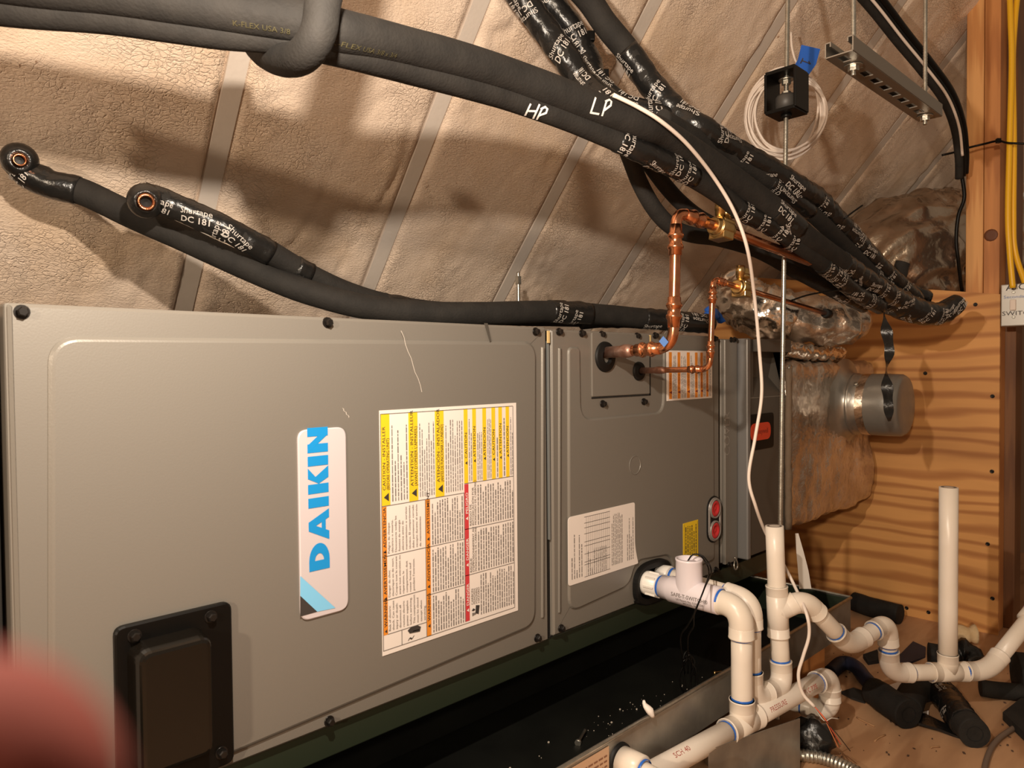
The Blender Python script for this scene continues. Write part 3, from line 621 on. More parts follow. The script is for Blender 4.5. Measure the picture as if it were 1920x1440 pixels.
cvm = MB(); cvm.box((xr0, -0.034, ZB+0.022), (xr0+0.018, 0.004, ZB+HC1-0.004)); cvm.build('cover_edge', mat('light_grey_edge', (0.21, 0.205, 0.20), 0.35, 0.3), fil, bevel=0.004)
yc = -0.030; cvr = MB(); zt_ = ZB+HC1-0.006
zrec1, zrec0 = onY(1425, 660, yc).z, onY(1425, 742, yc).z
cvr.box((xr0+0.018, yc, ZB+0.03), (xr1, 0.003, zrec0)); cvr.box((xr0+0.018, yc, zrec1), (xr1, 0.003, zt_)); cvr.box((xr0+0.018, yc, zrec0), (xr0+0.036, 0.003, zrec1)); cvr.box((xr1-0.012, yc, zrec0), (xr1, 0.003, zrec1))
door = cvr.build('door', grey_dark, fil)
rc = MB(); xa, xb_ = xr0+0.036, xr1-0.012
rc.poly([(xa, yc, zrec0), (xb_, yc, zrec0), (xb_-0.03, -0.001, zrec0+0.05), (xa+0.03, -0.001, zrec0+0.05)]); rc.poly([(xa+0.03, -0.001, zrec0+0.05), (xb_-0.03, -0.001, zrec0+0.05), (xb_, -0.001, zrec1), (xa, -0.001, zrec1)])
rc.poly([(xa, yc, zrec0), (xa+0.03, -0.001, zrec0+0.05), (xa, -0.001, zrec1), (xa, yc, zrec1)]); rc.poly([(xb_, yc, zrec0), (xb_, yc, zrec1), (xb_, -0.001, zrec1), (xb_-0.03, -0.001, zrec0+0.05)])
rc.build('hand_recess', grey_dark, door)
hl = MB(); hl.box((xa-0.004, yc-0.020, zrec1), (xr1, yc, zrec1+0.034)); hl.build('handle', grey_dark, door, bevel=0.003)
ln = MB(); zl = onY(1425, 745, yc).z; ln.box((xr0+0.02, yc-0.001, zl-0.0012), (xr1, yc, zl+0.0012)); ln.build('seam', grey, door)
q0, q1 = onY(1404, 778, yc-0.001), onY(1450, 838, yc-0.001)
lp_ = MB(); rp = round_poly([(q0.x, q1.z), (q1.x, q1.z), (q1.x, q0.z), (q0.x, q0.z)], 0.012, 4); lp_.loops([[V((x, yc, z)) for x, z in rp], [V((x, yc-0.002, z)) for x, z in rp]], False, True); lp_.build('logo_plate', black, door, recalc=True)
q0, q1 = onY(1408, 795, yc-0.003), onY(1445, 822, yc-0.003); rp = round_poly([(q0.x, q1.z), (q1.x, q1.z), (q1.x, q0.z), (q0.x, q0.z)], 0.022, 6)
lp_ = MB(); lp_.loops([[V((x, yc-0.002, z)) for x, z in rp], [V((x, yc-0.0032, z)) for x, z in rp]], False, True); ovl = lp_.build('logo_oval', red_oval, door, recalc=True)
pr = MB(); pr.text('Honeywell', V(((q0.x+q1.x)/2, yc-0.0036, (q0.z+q1.z)/2-0.006)), (1, 0, 0), (0, 0, 1), 0.014, 0, 'c', width=(q1.x-q0.x)*0.7); pr.build('logo_text', dkred, ovl)
lt = MB(); q = onY(1377, 1056, -0.01); T = Path([q+V((0, 0, 0.016)), q+V((0.006, -0.004, 0.004)), q+V((0.008, -0.004, -0.012)), q+V((-0.004, -0.004, -0.016)), q+V((-0.006, -0.002, -0.004)), q+V((0.002, 0, 0.006))], step=0.003); lt.tube(T, 0.0022, 8); lt.build('spring_latch', zinc, fil)

# ---- dark duct joined to the furnace on the left
mb = MB(); mb.box((-0.55, 0.03, ZB+0.0), (-0.004, DEP-0.03, ZB+H-0.012)); tag(mb.build('supply_duct', mat('dark_duct', (0.02, 0.018, 0.016), 0.6), bevel=0.004), 'dark duct section joined to the left end of the furnace', 'duct')

# ---- support rail under the cabinets, struts, pan
mb = MB(); mb.box((-0.5, 0.012, ZB-0.052), (XF, 0.05, ZB-0.0005)); 
rail = mb.build('support_rail', pan_green, bevel=0.002); tag(rail, 'dark green steel rail running under the front edge of the cabinets', 'rail')
mb = MB(); mb.box((-0.5, DEP-0.08, ZB-0.052), (XF, DEP-0.04, ZB-0.0005)); tag(mb.build('support_rail', pan_green, bevel=0.002), 'dark green steel rail hidden under the rear of the cabinets', 'rail')
ZR, ZP = ZB-0.11, ZB-0.203; XP0, XP1, YP0, YP1 = -0.6, 1.915, -0.188, DEP+0.06
pan = thing('drain_pan', 'wide galvanised drain pan with black inside, under the grey cabinets', 'drain pan')
mb = MB(); mb.box((XP0, YP0, ZP), (XP1, YP1, ZP+0.0015)); mb.build('pan_base', pan_black, pan)
t_ = 0.0012
def pan_wall(a, b, n_, name):                    # outer galvanised skin, dark inside, folded rim
    a, b = V(a), V(b); n_ = V(n_); mb = MB()
    mb.prism([a, b, b+V((0, 0, ZR-ZP)), a+V((0, 0, ZR-ZP))], n_*t_); mb.build(name, galv, pan)
    mi_ = MB(); mi_.prism([a-n_*0.0008, b-n_*0.0008, b+V((0, 0, ZR-ZP-0.004))-n_*0.0008, a+V((0, 0, ZR-ZP-0.004))-n_*0.0008], n_*0.0006); mi_.build('inner_face', pan_green, pan)
    T = Path([a+V((0, 0, ZR-ZP))+n_*0.002, b+V((0, 0, ZR-ZP))+n_*0.002], n=2); r_ = MB(); r_.tube(T, 0.0042, 8); r_.build('rolled_rim', zinc, pan)
pan_wall((XP0, YP0, ZP), (XP1, YP0, ZP), (0, -1, 0), 'front_wall')
pan_wall((XP1, YP0, ZP), (XP1, YP1, ZP), (1, 0, 0), 'end_wall')
pan_wall((XP1, YP1, ZP), (XP0, YP1, ZP), (0, 1, 0), 'rear_wall')
pan_wall((XP0, YP1, ZP), (XP0, YP0, ZP), (-1, 0, 0), 'end_wall')
st = MB(); q0, q1 = onY(1062, 1434, YP0-0.002), onY(1141, 1393, YP0-0.002); zt_ = ZR-0.010
st.box((q0.x, YP0-0.003, ZP+0.004), (q1.x, YP0-0.0015, zt_)); stk = st.build('pan_sticker', mat('tan_sticker', (0.62, 0.40, 0.25), 0.6), pan); stk['label'] = 'tan printed sticker on the pan front'
pr = MB(); rn = random.Random(3)
for k in range(6):
    z = zt_-0.016-0.009*k; x = q1.x-0.006
    while x > q0.x+0.005:
        l = rn.uniform(0.006, 0.016); pr.poly([V((x-l, YP0-0.0034, z)), V((x, YP0-0.0034, z)), V((x, YP0-0.0034, z+0.003)), V((x-l, YP0-0.0034, z+0.003))]); x -= l+0.003
pr.build('printed_text', mat('brown_print', (0.24, 0.10, 0.05), 0.6), stk)
# sleepers that carry pan and rails
for k, x in enumerate((0.05, 0.95, 1.75)):
    mb = MB(); mb.box((x-0.045, YP0+0.02, 0), (x+0.045, YP1-0.02, ZP)); tag(mb.build('timber_block', stud2_m, bevel=0.003), ('dark timber sleeper under the left end of the drain pan', 'dark timber sleeper under the middle of the drain pan', 'dark timber sleeper under the right end of the drain pan')[k], 'timber')
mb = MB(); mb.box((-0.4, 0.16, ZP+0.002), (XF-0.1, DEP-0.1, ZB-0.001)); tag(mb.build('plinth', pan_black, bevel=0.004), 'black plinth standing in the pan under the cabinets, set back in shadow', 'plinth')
# crumbs in the pan
rn = random.Random(11); sp = MB()
for k in range(170):
    px, py = rn.gauss(1120, 120), rn.gauss(1345, 60)
    q = onZ(px, py, ZP+0.002)
    if not (XP0+0.02 < q.x < XP1-0.05 and YP0+0.012 < q.y < 0.0): continue
    r_ = rn.uniform(0.0003, 0.0009) if rn.random() < 0.93 else 0.0016
    sp.obox(q+V((0, 0, r_*0.6)), (r_, r_*0.4*rn.random(), 0), (0, r_, 0), (0, 0, r_*0.6))
tag(sp.build('crumbs', speck), 'pale foam crumbs scattered over the black pan floor', 'crumbs', kind='stuff')
q = onZ(1083, 1394, ZP+0.006); mb = MB(); ax = V((0.9, 0.35, 0.12)).normalized(); mb.lathe(q, ax, [(0, 0.0065), (0.006, 0.0065), (0.007, 0.003), (0.045, 0.003), (0.048, 0.0005)], 10); tag(mb.build('loose_screw', zinc), 'loose bright screw lying in the black pan', 'screw')
q = onZ(1338-0, 1262, ZP+0.004); mb = MB(); mb.lathe(q, V((0.8, -0.5, 0.05)), [(0, 0.005), (0.004, 0.005), (0.005, 0.0025), (0.035, 0.002), (0.038, 0.0004)], 10); tag(mb.build('loose_screw', brass), 'small brassy screw in the pan behind the vertical pipe', 'screw')
q = onY(1213, 1331, YP0+0.0); mb = MB(); T = Path([q+V((-0.004, 0.004, 0.018)), q+V((-0.003, 0.002, 0.008)), q+V((0.001, -0.006, 0.0)), q+V((0.006, -0.009, -0.012))], rads=[0.3, 0.75, 1.0, 0.5], step=0.004); mb.tube(T, 0.0072, 10, nz=0.3, nscale=150); tag(mb.build('plaster_chip', paper), 'white torn chip caught on the rim of the pan', 'chip')

# ---- foil wrapped plenum
ple = thing('plenum', 'foil-wrapped rectangular plenum behind the threaded rod', 'plenum')
YF = -0.03; XE = onY(1637, 800, YF).x; XS = 1.858
zb1 = onY(1635, 946, YF).z; zb0 = onY(1468, 1000, YF).z; zt1 = onY(1600, 682, YF).z; zt0 = onY(1475, 672, YF).z
mb = MB(); nx, ny, nz_ = 44, 30, 36
def plw(x, y, z, n_):
    f = 0.010*noise.noise(V((x*7, y*7, z*7))) + 0.009*noise.noise(V((x*24, y*22, z*13+3))) - 0.010*abs(noise.noise(V((x*38, y*30, z*20))))
    return V((x, y, z)) + V(n_)*f
def zlo(x): return min(zb0, zb1)+0.012
def zhi(x): return (zt0+zt1)/2
R_ = 0.03; sec = []
xs_ = [XS + (XE-XS)*i/nx for i in range(nx+1)]
ydep = 0.52; zl_, zh_ = zlo(0), zhi(0)
outl = round_poly([(YF, zl_), (YF, zh_), (ydep, zh_), (ydep, zl_)], R_, 5)
dense = []
for i in range(len(outl)):
    a, b = V(outl[i]), V(outl[(i+1) % len(outl)]); k = max(1, int((b-a).length/0.014))
    for j in range(k): q = a.lerp(b, j/k); dense.append((q.x, q.y))
cy_, cz_ = (YF+ydep)/2, (zl_+zh_)/2; L = []
for x in [XS-0.004]+xs_+[XE+0.004]:
    sh = 0.985 if x < XS or x > XE else 1.0; ring = []
    for (y, z) in dense:
        n_ = V((0, y-cy_, z-cz_)); n_ = V((0, n_.y/(ydep-YF), n_.z/(zh_-zl_))).normalized()
        q = plw(x, y, z, n_); ring.append(V((q.x, cy_+(q.y-cy_)*sh, cz_+(q.z-cz_)*sh)))
    L.append(ring)
mb.loops(L, True, True, 0, True); mb.build('foil_jacket', foil, ple, recalc=True)
for k in range(5):
    sb = MB(); q = onY(1485, 690+62*k, YF-0.008); sb.lathe(q+V((0, 0.006, 0)), (0, -1, 0), [(0, 0.011), (0.002, 0.011), (0.003, 0.003)], 12); sb.build('insulation_pin', zinc, ple)
edge = MB(); T = Path([V((XS+0.004+0.006*noise.noise(V((0, 0, k*1.7))), YF-0.004, zl_+0.01+(zh_-zl_-0.03)*k/10)) for k in range(11)], step=0.02); edge.tube(T, 0.011, 8, nz=0.4, nscale=60); edge.build('ragged_edge', mat('ragged_insulation', (0.16, 0.11, 0.07), 0.8, bump=0.6, bscale=60), ple)
tb = MB()                                         # taped patch around the collar
cb = onY(1592, 757, YF-0.006); L = []
for rr, yy in ((0.096, -0.050), (0.099, -0.030), (0.106, -0.014), (0.120, -0.004), (0.150, 0.006)):
    L.append([V((cb.x + math.cos(t)*rr*(1+0.10*noise.noise(V((math.cos(t)*3, math.sin(t)*3, rr)))), YF + yy, cb.z+math.sin(t)*rr)) for t in [2*math.pi*k/40 for k in range(40)]])
tb.loops(L, False, False, 0, True); tb.build('tape_patch', duct_metal, ple)
# round capped collar
coll = thing('duct_collar', 'round grey taped duct collar with closed end, jutting from the foil plenum', 'duct collar')
ce = onX(1699, 757, cb.x); ln_ = (ce.y - cb.y); mb = MB(); rc_ = 0.098
mb.lathe(cb+V((0, 0.0, 0)), (0, -1, 0), [(0, rc_), (0.02, rc_), (0.022, rc_*1.035), (0.030, rc_*1.035), (0.032, rc_), (-ln_*0.5, rc_*1.0)], 40, cap=False); mb.build('sleeve', duct_metal, coll)
mb = MB(); L = []
prof = [(-ln_*0.42, rc_*1.012), (-ln_*0.7, rc_*1.02), (-ln_*0.93, rc_*1.0), (-ln_*0.985, rc_*0.94), (-ln_*1.0, rc_*0.85), (-ln_*1.0, rc_*0.4), (-ln_*0.99, 0.002)]
for h, r in prof:
    L.append([cb + V((math.cos(t), 0, math.sin(t)))*(r*(1+0.012*noise.noise(V((math.cos(t)*4, math.sin(t)*4, h*30))))) + V((0, -h, 0)) for t in [2*math.pi*k/44 for k in range(44)]])
mb.loops(L, False, True, 0, True); mb.build('end_cap', mat('grey_duct_tape', (0.25, 0.235, 0.21), 0.35, 0.5, bump=0.3, bscale=30), coll, recalc=True)
mb = MB(); mb.lathe(cb, (0, -1, 0), [(-ln_*0.30, rc_*1.015), (-ln_*0.44, rc_*1.018)], 44, cap=False); mb.build('foil_band', foil_bright, coll)
for t in (0.9, 2.4):
    q = cb+V((math.cos(t), 0, math.sin(t)))*rc_*1.02+V((0, -0.05, 0)); mb = MB(); mb.lathe(q, V((math.cos(t), 0, math.sin(t))), [(0, 0.006), (0.004, 0.006), (0.005, 0.003)], 8); mb.build('screw', zinc, coll)

# ---- foil duct boot on top of the plenum and filter cabinet
boot = thing('foil_duct_boot', 'crinkled foil duct boot sitting on top of the foil plenum', 'duct')
zt = zh_
T = Path([W(1618, 612, 2.30), W(1600, 608, 2.29), W(1560, 604, 2.27), W(1500, 596, 2.25), W(1450, 586, 2.25), W(1415, 578, 2.27)], rads=[0.5, 0.85, 1.0, 1.05, 1.0, 0.9], step=0.010)
mb = MB(); mb.tube(T, 0.074, 40, nz=0.25, nscale=32); mb.build('foil_jacket', foil, boot)
mb = MB(); mb.tube(Path([W(1478, 592, 2.24), W(1450, 588, 2.24), W(1420, 580, 2.26), W(1392, 565, 2.30), W(1370, 540, 2.36)], rads=[0.9, 1.0, 1.0, 0.95, 0.9], step=0.005), 0.082, 44, nz=0.2, nscale=60); mb.build('bright_sleeve', foil_bright, boot)
mb = MB(); T = Path([V((2.30, -0.005, zt+0.022)), V((2.12, -0.010, zt+0.026)), V((1.95, -0.010, zt+0.032)), V((1.89, -0.004, zt+0.035))], step=0.008); mb.tube(T, 0.026, 16, nz=0.35, nscale=55, flat=0.8); mb.build('foil_tape_skirt', foil_bright, boot)
mb = MB(); mb.box((1.90, 0.0, zt+0.004), (2.38, 0.34, zt+0.05)); mb.build('boot_base', foil, boot, bevel=0.012)

# ---- big flexible duct behind the plywood top
fd = thing('flexible_duct', 'large silver flexible duct bending down behind the plywood wall', 'duct')
T = Path([onX(1900, 478, 3.5), onX(1800, 468, 3.2), onX(1722, 470, 2.98), onX(1668, 498, 2.87), onX(1640, 550, 2.86), onX(1634, 610, 2.86)], step=0.012)
mb = MB(); L = []; n_ = len(T.p)
dm = mat('flex_duct_jacket', (0.58, 0.49, 0.40), 0.26, 0.92, (0.38, 0.30, 0.22), 7, 0.9, 34)
mb.tube(T, lambda s_: 0.225*(1+0.035*math.sin(s_*60)*max(0, s_-0.25)*1.3), 72, nz=0.16, nscale=24); mb.build('jacket', dm, fd)
mb = MB(); mb.tube(T, lambda s_: 0.2285*(1+0.02*math.sin(s_*60)), 64, nz=0.10, nscale=30, s0=0.46, s1=0.53); mb.build('tape_band', foil_bright, fd)
exec_after = []

# ================================================================== INSULATED LINES
DT = [(0, 0.80), (640, 0.905), (960, 1.13), (1207, 1.27), (1400, 1.49), (1500, 1.585), (1600, 1.80), (1700, 2.02), (1800, 2.2)]
def bp(pts, off=0.0): return [W(x, y, lerp_table(DT, x)+off) for x, y in pts]
def seg_range(T, fx0, fx1):
    """fractions of the path whose pixel x lies between the two values"""
    def px(p):
        v = p-CAM; d = v.dot(FW); return 960+FPX*v.dot(RT)/d
    n = len(T.p)-1; idx = [i for i, p in enumerate(T.p) if fx0 <= px(p) <= fx1]
    return (idx[0]/n, idx[-1]/n) if idx else (0, 0)
TAPE_TXT = (('Shurtape', 0.0), ('DC 181', -1.5))
def tape(parent, T, r, s0, s1, seed, dens=0.06, th=0.0105, nzv=0.10, txt=True):
    mb = MB(); mb.tube(T, r*1.045, 22, nz=nzv, nscale=55, spiral=0.05, pitch=0.045, seed=seed, s0=s0, s1=s1); o = mb.build('tape_wrap', tape_black, parent)
    if not txt: return o
    rn = random.Random(seed); pr = MB(); d = T.len*s0+0.02; R1 = r*1.135
    while d < T.len*s1-0.015:
        rot = rn.choice((1.3, 1.75, 0.25, 1.57, -1.45, 3.3, -0.3)) + rn.uniform(-0.25, 0.25); ang = rn.uniform(-0.85, 0.85)
        for st_, dy in TAPE_TXT:
            hh_ = th*(1.0 if dy == 0 else 1.05); c_, s_ = math.cos(rot), math.sin(rot); a, b = 0, dy*th
            T.wraptext(pr, st_, d + a*c_-b*s_, ang - (a*s_+b*c_)/R1, hh_, R1, 0, rot, bold=0.014 if dy else 0.0)
        d += dens*rn.uniform(0.6, 1.5)
    if pr.v: pr.build('tape_print', tape_print, o)['kind'] = 'stuff'
    return o
def tube_thing(name, label, T, r, tapes=(), m_=None, seed=1, cat='insulated pipe', group='insulated refrigerant lines', seg=24, txtdens=0.062):
    t = thing(name, label, cat, group); mb = MB(); mb.tube(T, r, seg, nz=0.02, nscale=20); f = mb.build('foam_sleeve', m_ or foam_black, t)
    for k, (s0, s1) in enumerate(tapes): tape(t, T, r, s0, s1, seed+k*3.1, txtdens)
    return t, f
def bvh_of(o):
    me = o.data; return BVHTree.FromPolygons([v.co.copy() for v in me.vertices], [tuple(p.vertices) for p in me.polygons])
def marker(parent, tgt, strokes, m_, wpx=3.2, name='marker_letters', lift=0.0012):
    b = bvh_of(tgt); mb = MB()
    for st_ in strokes:
        pts = []
        for (x0, y0), (x1, y1) in zip(st_, st_[1:]):
            k = max(2, int(math.hypot(x1-x0, y1-y0)/4))
            for j in range(k): pts.append((x0+(x1-x0)*j/k, y0+(y1-y0)*j/k))
        pts.append(st_[-1]); P3 = []
        for x, y in pts:
            h = b.ray_cast(CAM, ray(x, y).normalized())
            if h[0] is not None: P3.append((h[0] + h[1].normalized()*lift*(1 if h[1].dot(CAM-h[0]) > 0 else -1), h[1]))
        for (a, na), (c, nc) in zip(P3, P3[1:]):
            d_ = (c-a); 
            if d_.length < 1e-6: continue
            sd = d_.cross(na).normalized()*((a-CAM).length*wpx/2/FPX); e_ = d_.normalized()*sd.length*0.6
            mb.poly([a-sd-e_, c-sd+e_, c+sd+e_, a+sd-e_])
    return mb.build(name, m_, parent)

# LP suction line (large)
LPp = [(-420, -95), (-160, -62), (0, -38), (200, -16), (400, 14), (560, 40), (640, 60), (773, 91), (873, 117), (960, 144), (1040, 173), (1123, 206), (1207, 236), (1249, 255), (1328, 305), (1398, 355), (1443, 388), (1480, 418), (1518, 451), (1573, 490), (1640, 535), (1690, 565), (1735, 585)]
T = Path(bp(LPp)); RLP = 0.0265
lp, lpf = tube_thing('insulated_line', 'thick black foam line marked LP in white marker', T, RLP, [seg_range(T, 1446, 1496), seg_range(T, 1575, 1740)], seed=2)
s_ = 1/3
def C2(*p): return [(640+x*s_, y*s_) for x, y in p]
marker(lp, lpf, [C2((1428, 552), (1402, 632), (1446, 640)), C2((1488, 575), (1466, 648)), C2((1484, 572), (1506, 563), (1517, 573), (1513, 594), (1480, 618))], ink_white, 3.6)
pr = MB(); 
for st_, px in (('K-FLEX USA 3/8 x 3/4', 672), ('K-FLEX USA 3/8', 500)):
    d_ = seg_range(T, px-3, px+3)[0]*T.len; T.wraptext(pr, st_, d_, 0.55, 0.0068, RLP*1.03, 0, 0.0, bold=0.0)
pr.build('foam_print', foam_print, lpf)['kind'] = 'stuff'
# HP liquid line
HPp = [(-420, -40), (-160, -8), (0, 15), (200, 32), (400, 60), (520, 72), (640, 97), (773, 133), (873, 160), (960, 186), (1040, 214), (1100, 238), (1150, 260), (1200, 283), (1259, 310), (1318, 343), (1358, 370), (1388, 394), (1440, 421), (1473, 443), (1520, 478), (1562, 512), (1607, 550), (1650, 575)]
T = Path(bp(HPp, 0.018)); RHP = 0.0195
hp, hpf = tube_thing('insulated_line', 'thinner black foam line marked HP, just below the LP line', T, RHP, [seg_range(T, 1155, 1300), seg_range(T, 1375, 1490), seg_range(T, 1540, 1652)], seed=5)
marker(hp, hpf, [C2((1062, 586), (1034, 645)), C2((1112, 590), (1080, 662)), C2((1046, 622), (1098, 624)), C2((1128, 610), (1100, 668)), C2((1122, 612), (1145, 602), (1157, 614), (1150, 634), (1116, 646))], ink_white, 3.6)
# third foam line hugging LP
T = Path(bp([(1240, 222), (1300, 256), (1370, 295), (1450, 345), (1518, 397), (1584, 460), (1640, 517), (1680, 552)], 0.05)); tube_thing('insulated_line', 'slim black foam line squeezed between the LP line and the taped line', T, 0.018, [seg_range(T, 1440, 1520), seg_range(T, 1630, 1690)], seed=9)
# taped line along the top of the bundle, coming from the roof
T = Path([WR(880, -260, 1.37), WR(960, -165, 1.39), WR(1040, -70, 1.42), W(1100, -5, 1.45), W(1135, 45, 1.46), W(1180, 100, 1.47), W(1222, 160, 1.47), W(1270, 212, 1.46)] + bp([(1318, 243), (1378, 283), (1447, 321), (1497, 352), (1529, 372), (1558, 402), (1591, 436), (1640, 491), (1684, 533), (1715, 560)], 0.045))
tube_thing('insulated_line', 'black line dropping from upper centre, bare foam then wrapped in printed tape', T, 0.025, [seg_range(T, 1172, 1720)], seed=13)
# two twisted taped lines from the top
T = Path([WR(790, -255, 1.34), WR(860, -160, 1.38), W(935, -60, 1.41), W(985, 5, 1.43), W(1025, 60, 1.44), W(1062, 110, 1.44), W(1090, 150, 1.45), W(1140, 196, 1.42), W(1200, 235, 1.42), W(1250, 262, 1.45)]); tube_thing('insulated_line', 'lumpy taped black line at top centre, left one of the twisted pair', T, 0.026, [(0, 1)], seed=17)
T = Path([WR(850, -270, 1.38), WR(920, -165, 1.42), W(995, -60, 1.46), W(1030, 0, 1.48), W(1068, 50, 1.49), W(1098, 105, 1.51), W(1120, 160, 1.49), W(1165, 200, 1.47), W(1230, 218, 1.46), W(1300, 245, 1.48)]); tt, _ = tube_thing('insulated_line', 'lumpy taped black line at top centre, right one of the twisted pair', T, 0.026, [(0, 1)], seed=19)
for (x, y) in ((1108, 68), (1134, 140)):
    mb = MB(); q = W(x, y, 1.49); mb.obox(q, RT*0.008, UP*0.010, FW*0.006); mb.build('tie_head', black, tt, bevel=0.002)
# drooping loops below the bundle
T = Path([W(1165, 255, 1.46), W(1180, 292, 1.47), W(1200, 344, 1.50), W(1229, 394, 1.53), W(1261, 426, 1.56), W(1300, 441, 1.60), W(1348, 448, 1.65), W(1420, 470, 1.72), W(1490, 508, 1.80), W(1560, 545, 1.92), W(1620, 575, 2.02)]); tube_thing('insulated_line', 'black drooping line behind the tall copper riser, lower of the two loops', T, 0.0175, [seg_range(T, 1560, 1640)], seed=23)
T = Path([W(1185, 270, 1.50), W(1215, 305, 1.52), W(1249, 350, 1.55), W(1279, 382, 1.57), W(1320, 412, 1.62), W(1400, 450, 1.70), W(1480, 490, 1.78), W(1550, 525, 1.9), W(1630, 565, 2.02)]); tube_thing('insulated_line', 'black drooping line behind the tall copper riser, upper of the two loops', T, 0.0165, [seg_range(T, 1540, 1640)], seed=27)
# taped stub ends near the plywood
T = Path([W(1640, 545, 1.96), W(1690, 572, 2.02), W(1729, 586, 2.06), W(1762, 588, 2.1), W(1785, 575, 2.12), W(1794, 568, 2.13)], rads=[1.1, 1.1, 1.0, 0.9, 0.85, 0.75]); tube_thing('taped_stub', 'taped black line end curling up against the plywood', T, 0.034, [(0.1, 1)], seed=31)
T = Path([W(1660, 528, 2.10), W(1684, 520, 2.12), W(1690, 500, 2.13), W(1693, 492, 2.13)]); tube_thing('taped_stub', 'short black stub poking up in front of the silver duct', T, 0.02, [], seed=33)
T = Path([W(1690, 545, 2.12), W(1715, 552, 2.13), W(1735, 560, 2.14)]); tube_thing('taped_stub', 'ragged black tape end at the top edge of the plywood', T, 0.026, [(0.0, 1)], seed=35)
# foam sling round the LP and HP lines
T = Path([onR(700, -640, 0.03), W(690, -400, 0.90), W(665, -200, 0.86), W(635, -90, 0.84), W(614, -30, 0.835), W(604, 15, 0.832), W(600, 50, 0.832), W(586, 84, 0.84), W(562, 108, 0.865), W(530, 112, 0.91), W(498, 98, 0.965), W(478, 72, 1.0), W(470, 30, 1.0)], step=0.006)
mb = MB(); mb.tube(T, 0.0205, 22); tag(mb.build('foam_sling', foam_black), 'short foam tube slung like a hook around the LP and HP lines', 'pipe hanger')

# lower pair lying on the cabinets
S1 = [(28, 300, 1.28), (52, 325, 1.29), (95, 345, 1.30), (160, 362, 1.32), (250, 405, 1.33), (350, 450, 1.35), (450, 496, 1.37), (550, 538, 1.39), (650, 568, 1.41), (730, 581, 1.44), (830, 588, 1.48), (930, 587, 1.54), (1030, 584, 1.62), (1120, 589, 1.70), (1220, 598, 1.78), (1330, 607, 1.88)]
T = pxpath(S1); ls1, _ = tube_thing('insulated_line', 'long black foam line on top of the furnace, open copper end at far left', T, 0.0245, [seg_range(T, 20, 158), seg_range(T, 1030, 1105), seg_range(T, 1200, 1340)], seed=41)
def open_end(parent, px, py, d, r_tape, r_cu, dirv):
    c = W(px, py, d); a = dirv.normalized()
    mb = MB(); mb.lathe(c - a*0.035, a, [(-0.01, r_tape*0.8), (0.006, r_tape*0.98), (0.016, r_tape), (0.026, r_tape*0.9), (0.034, r_tape*0.66), (0.038, r_cu*1.15), (0.02, r_cu)], 22, cap=False); mb.build('tape_collar', tape_black, parent)
    mb = MB(); mb.lathe(c - a*0.03, a, [(0, r_cu), (0.046, r_cu), (0.046, r_cu*0.74), (0.0, r_cu*0.70), (0.0, 0.0)], 20, cap=False); mb.build('copper_end', copper, parent)
    mb = MB(); mb.lathe(c + a*0.004, a, [(0, 0.0), (0.0005, r_cu*0.70)], 16, cap=False); mb.build('bore', black, parent)
open_end(ls1, 37, 300, 1.255, 0.030, 0.0105, (CAM - W(37, 300, 1.25)) + V((0.0, -0.1, 0.0)))
S2 = [(268, 366, 1.245), (300, 376, 1.26), (340, 392, 1.28), (420, 428, 1.31), (500, 470, 1.36), (580, 516, 1.42), (650, 548, 1.47), (720, 569, 1.52), (800, 582, 1.58), (900, 590, 1.66), (1000, 594, 1.74), (1120, 597, 1.84), (1250, 602, 1.95)]
T = pxpath(S2); ls2, _ = tube_thing('insulated_line', 'shorter taped black line on top of the furnace, open copper end nearer the middle', T, 0.0225, [seg_range(T, 250, 510), seg_range(T, 545, 585), seg_range(T, 715, 765), seg_range(T, 1100, 1260)], seed=47, txtdens=0.062)
open_end(ls2, 274, 378, 1.225, 0.030, 0.0135, (CAM - W(274, 378, 1.22)) + V((0.0, -0.15, -0.12)))
T = Path([W(1090, 606, 1.80), W(1160, 601, 1.84), W(1240, 608, 1.9), W(1310, 612, 1.98)]); tube_thing('insulated_line', 'short dark line lying behind the coil cabinet top edge', T, 0.016, [], seed=53)
mb = MB(); q = W(1335, 588, 2.02); L = Path([q+V((-0.03, 0, -0.03)), q, q+V((0.02, 0.01, 0.012)), q+V((0.05, 0.0, -0.02))], step=0.006); mb.tube(L, 0.018, 10, nz=0.5, nscale=70, flat=0.5); tag(mb.build('blue_scrap', blue_tape), 'small crumpled blue scrap behind the small copper riser', 'scrap')

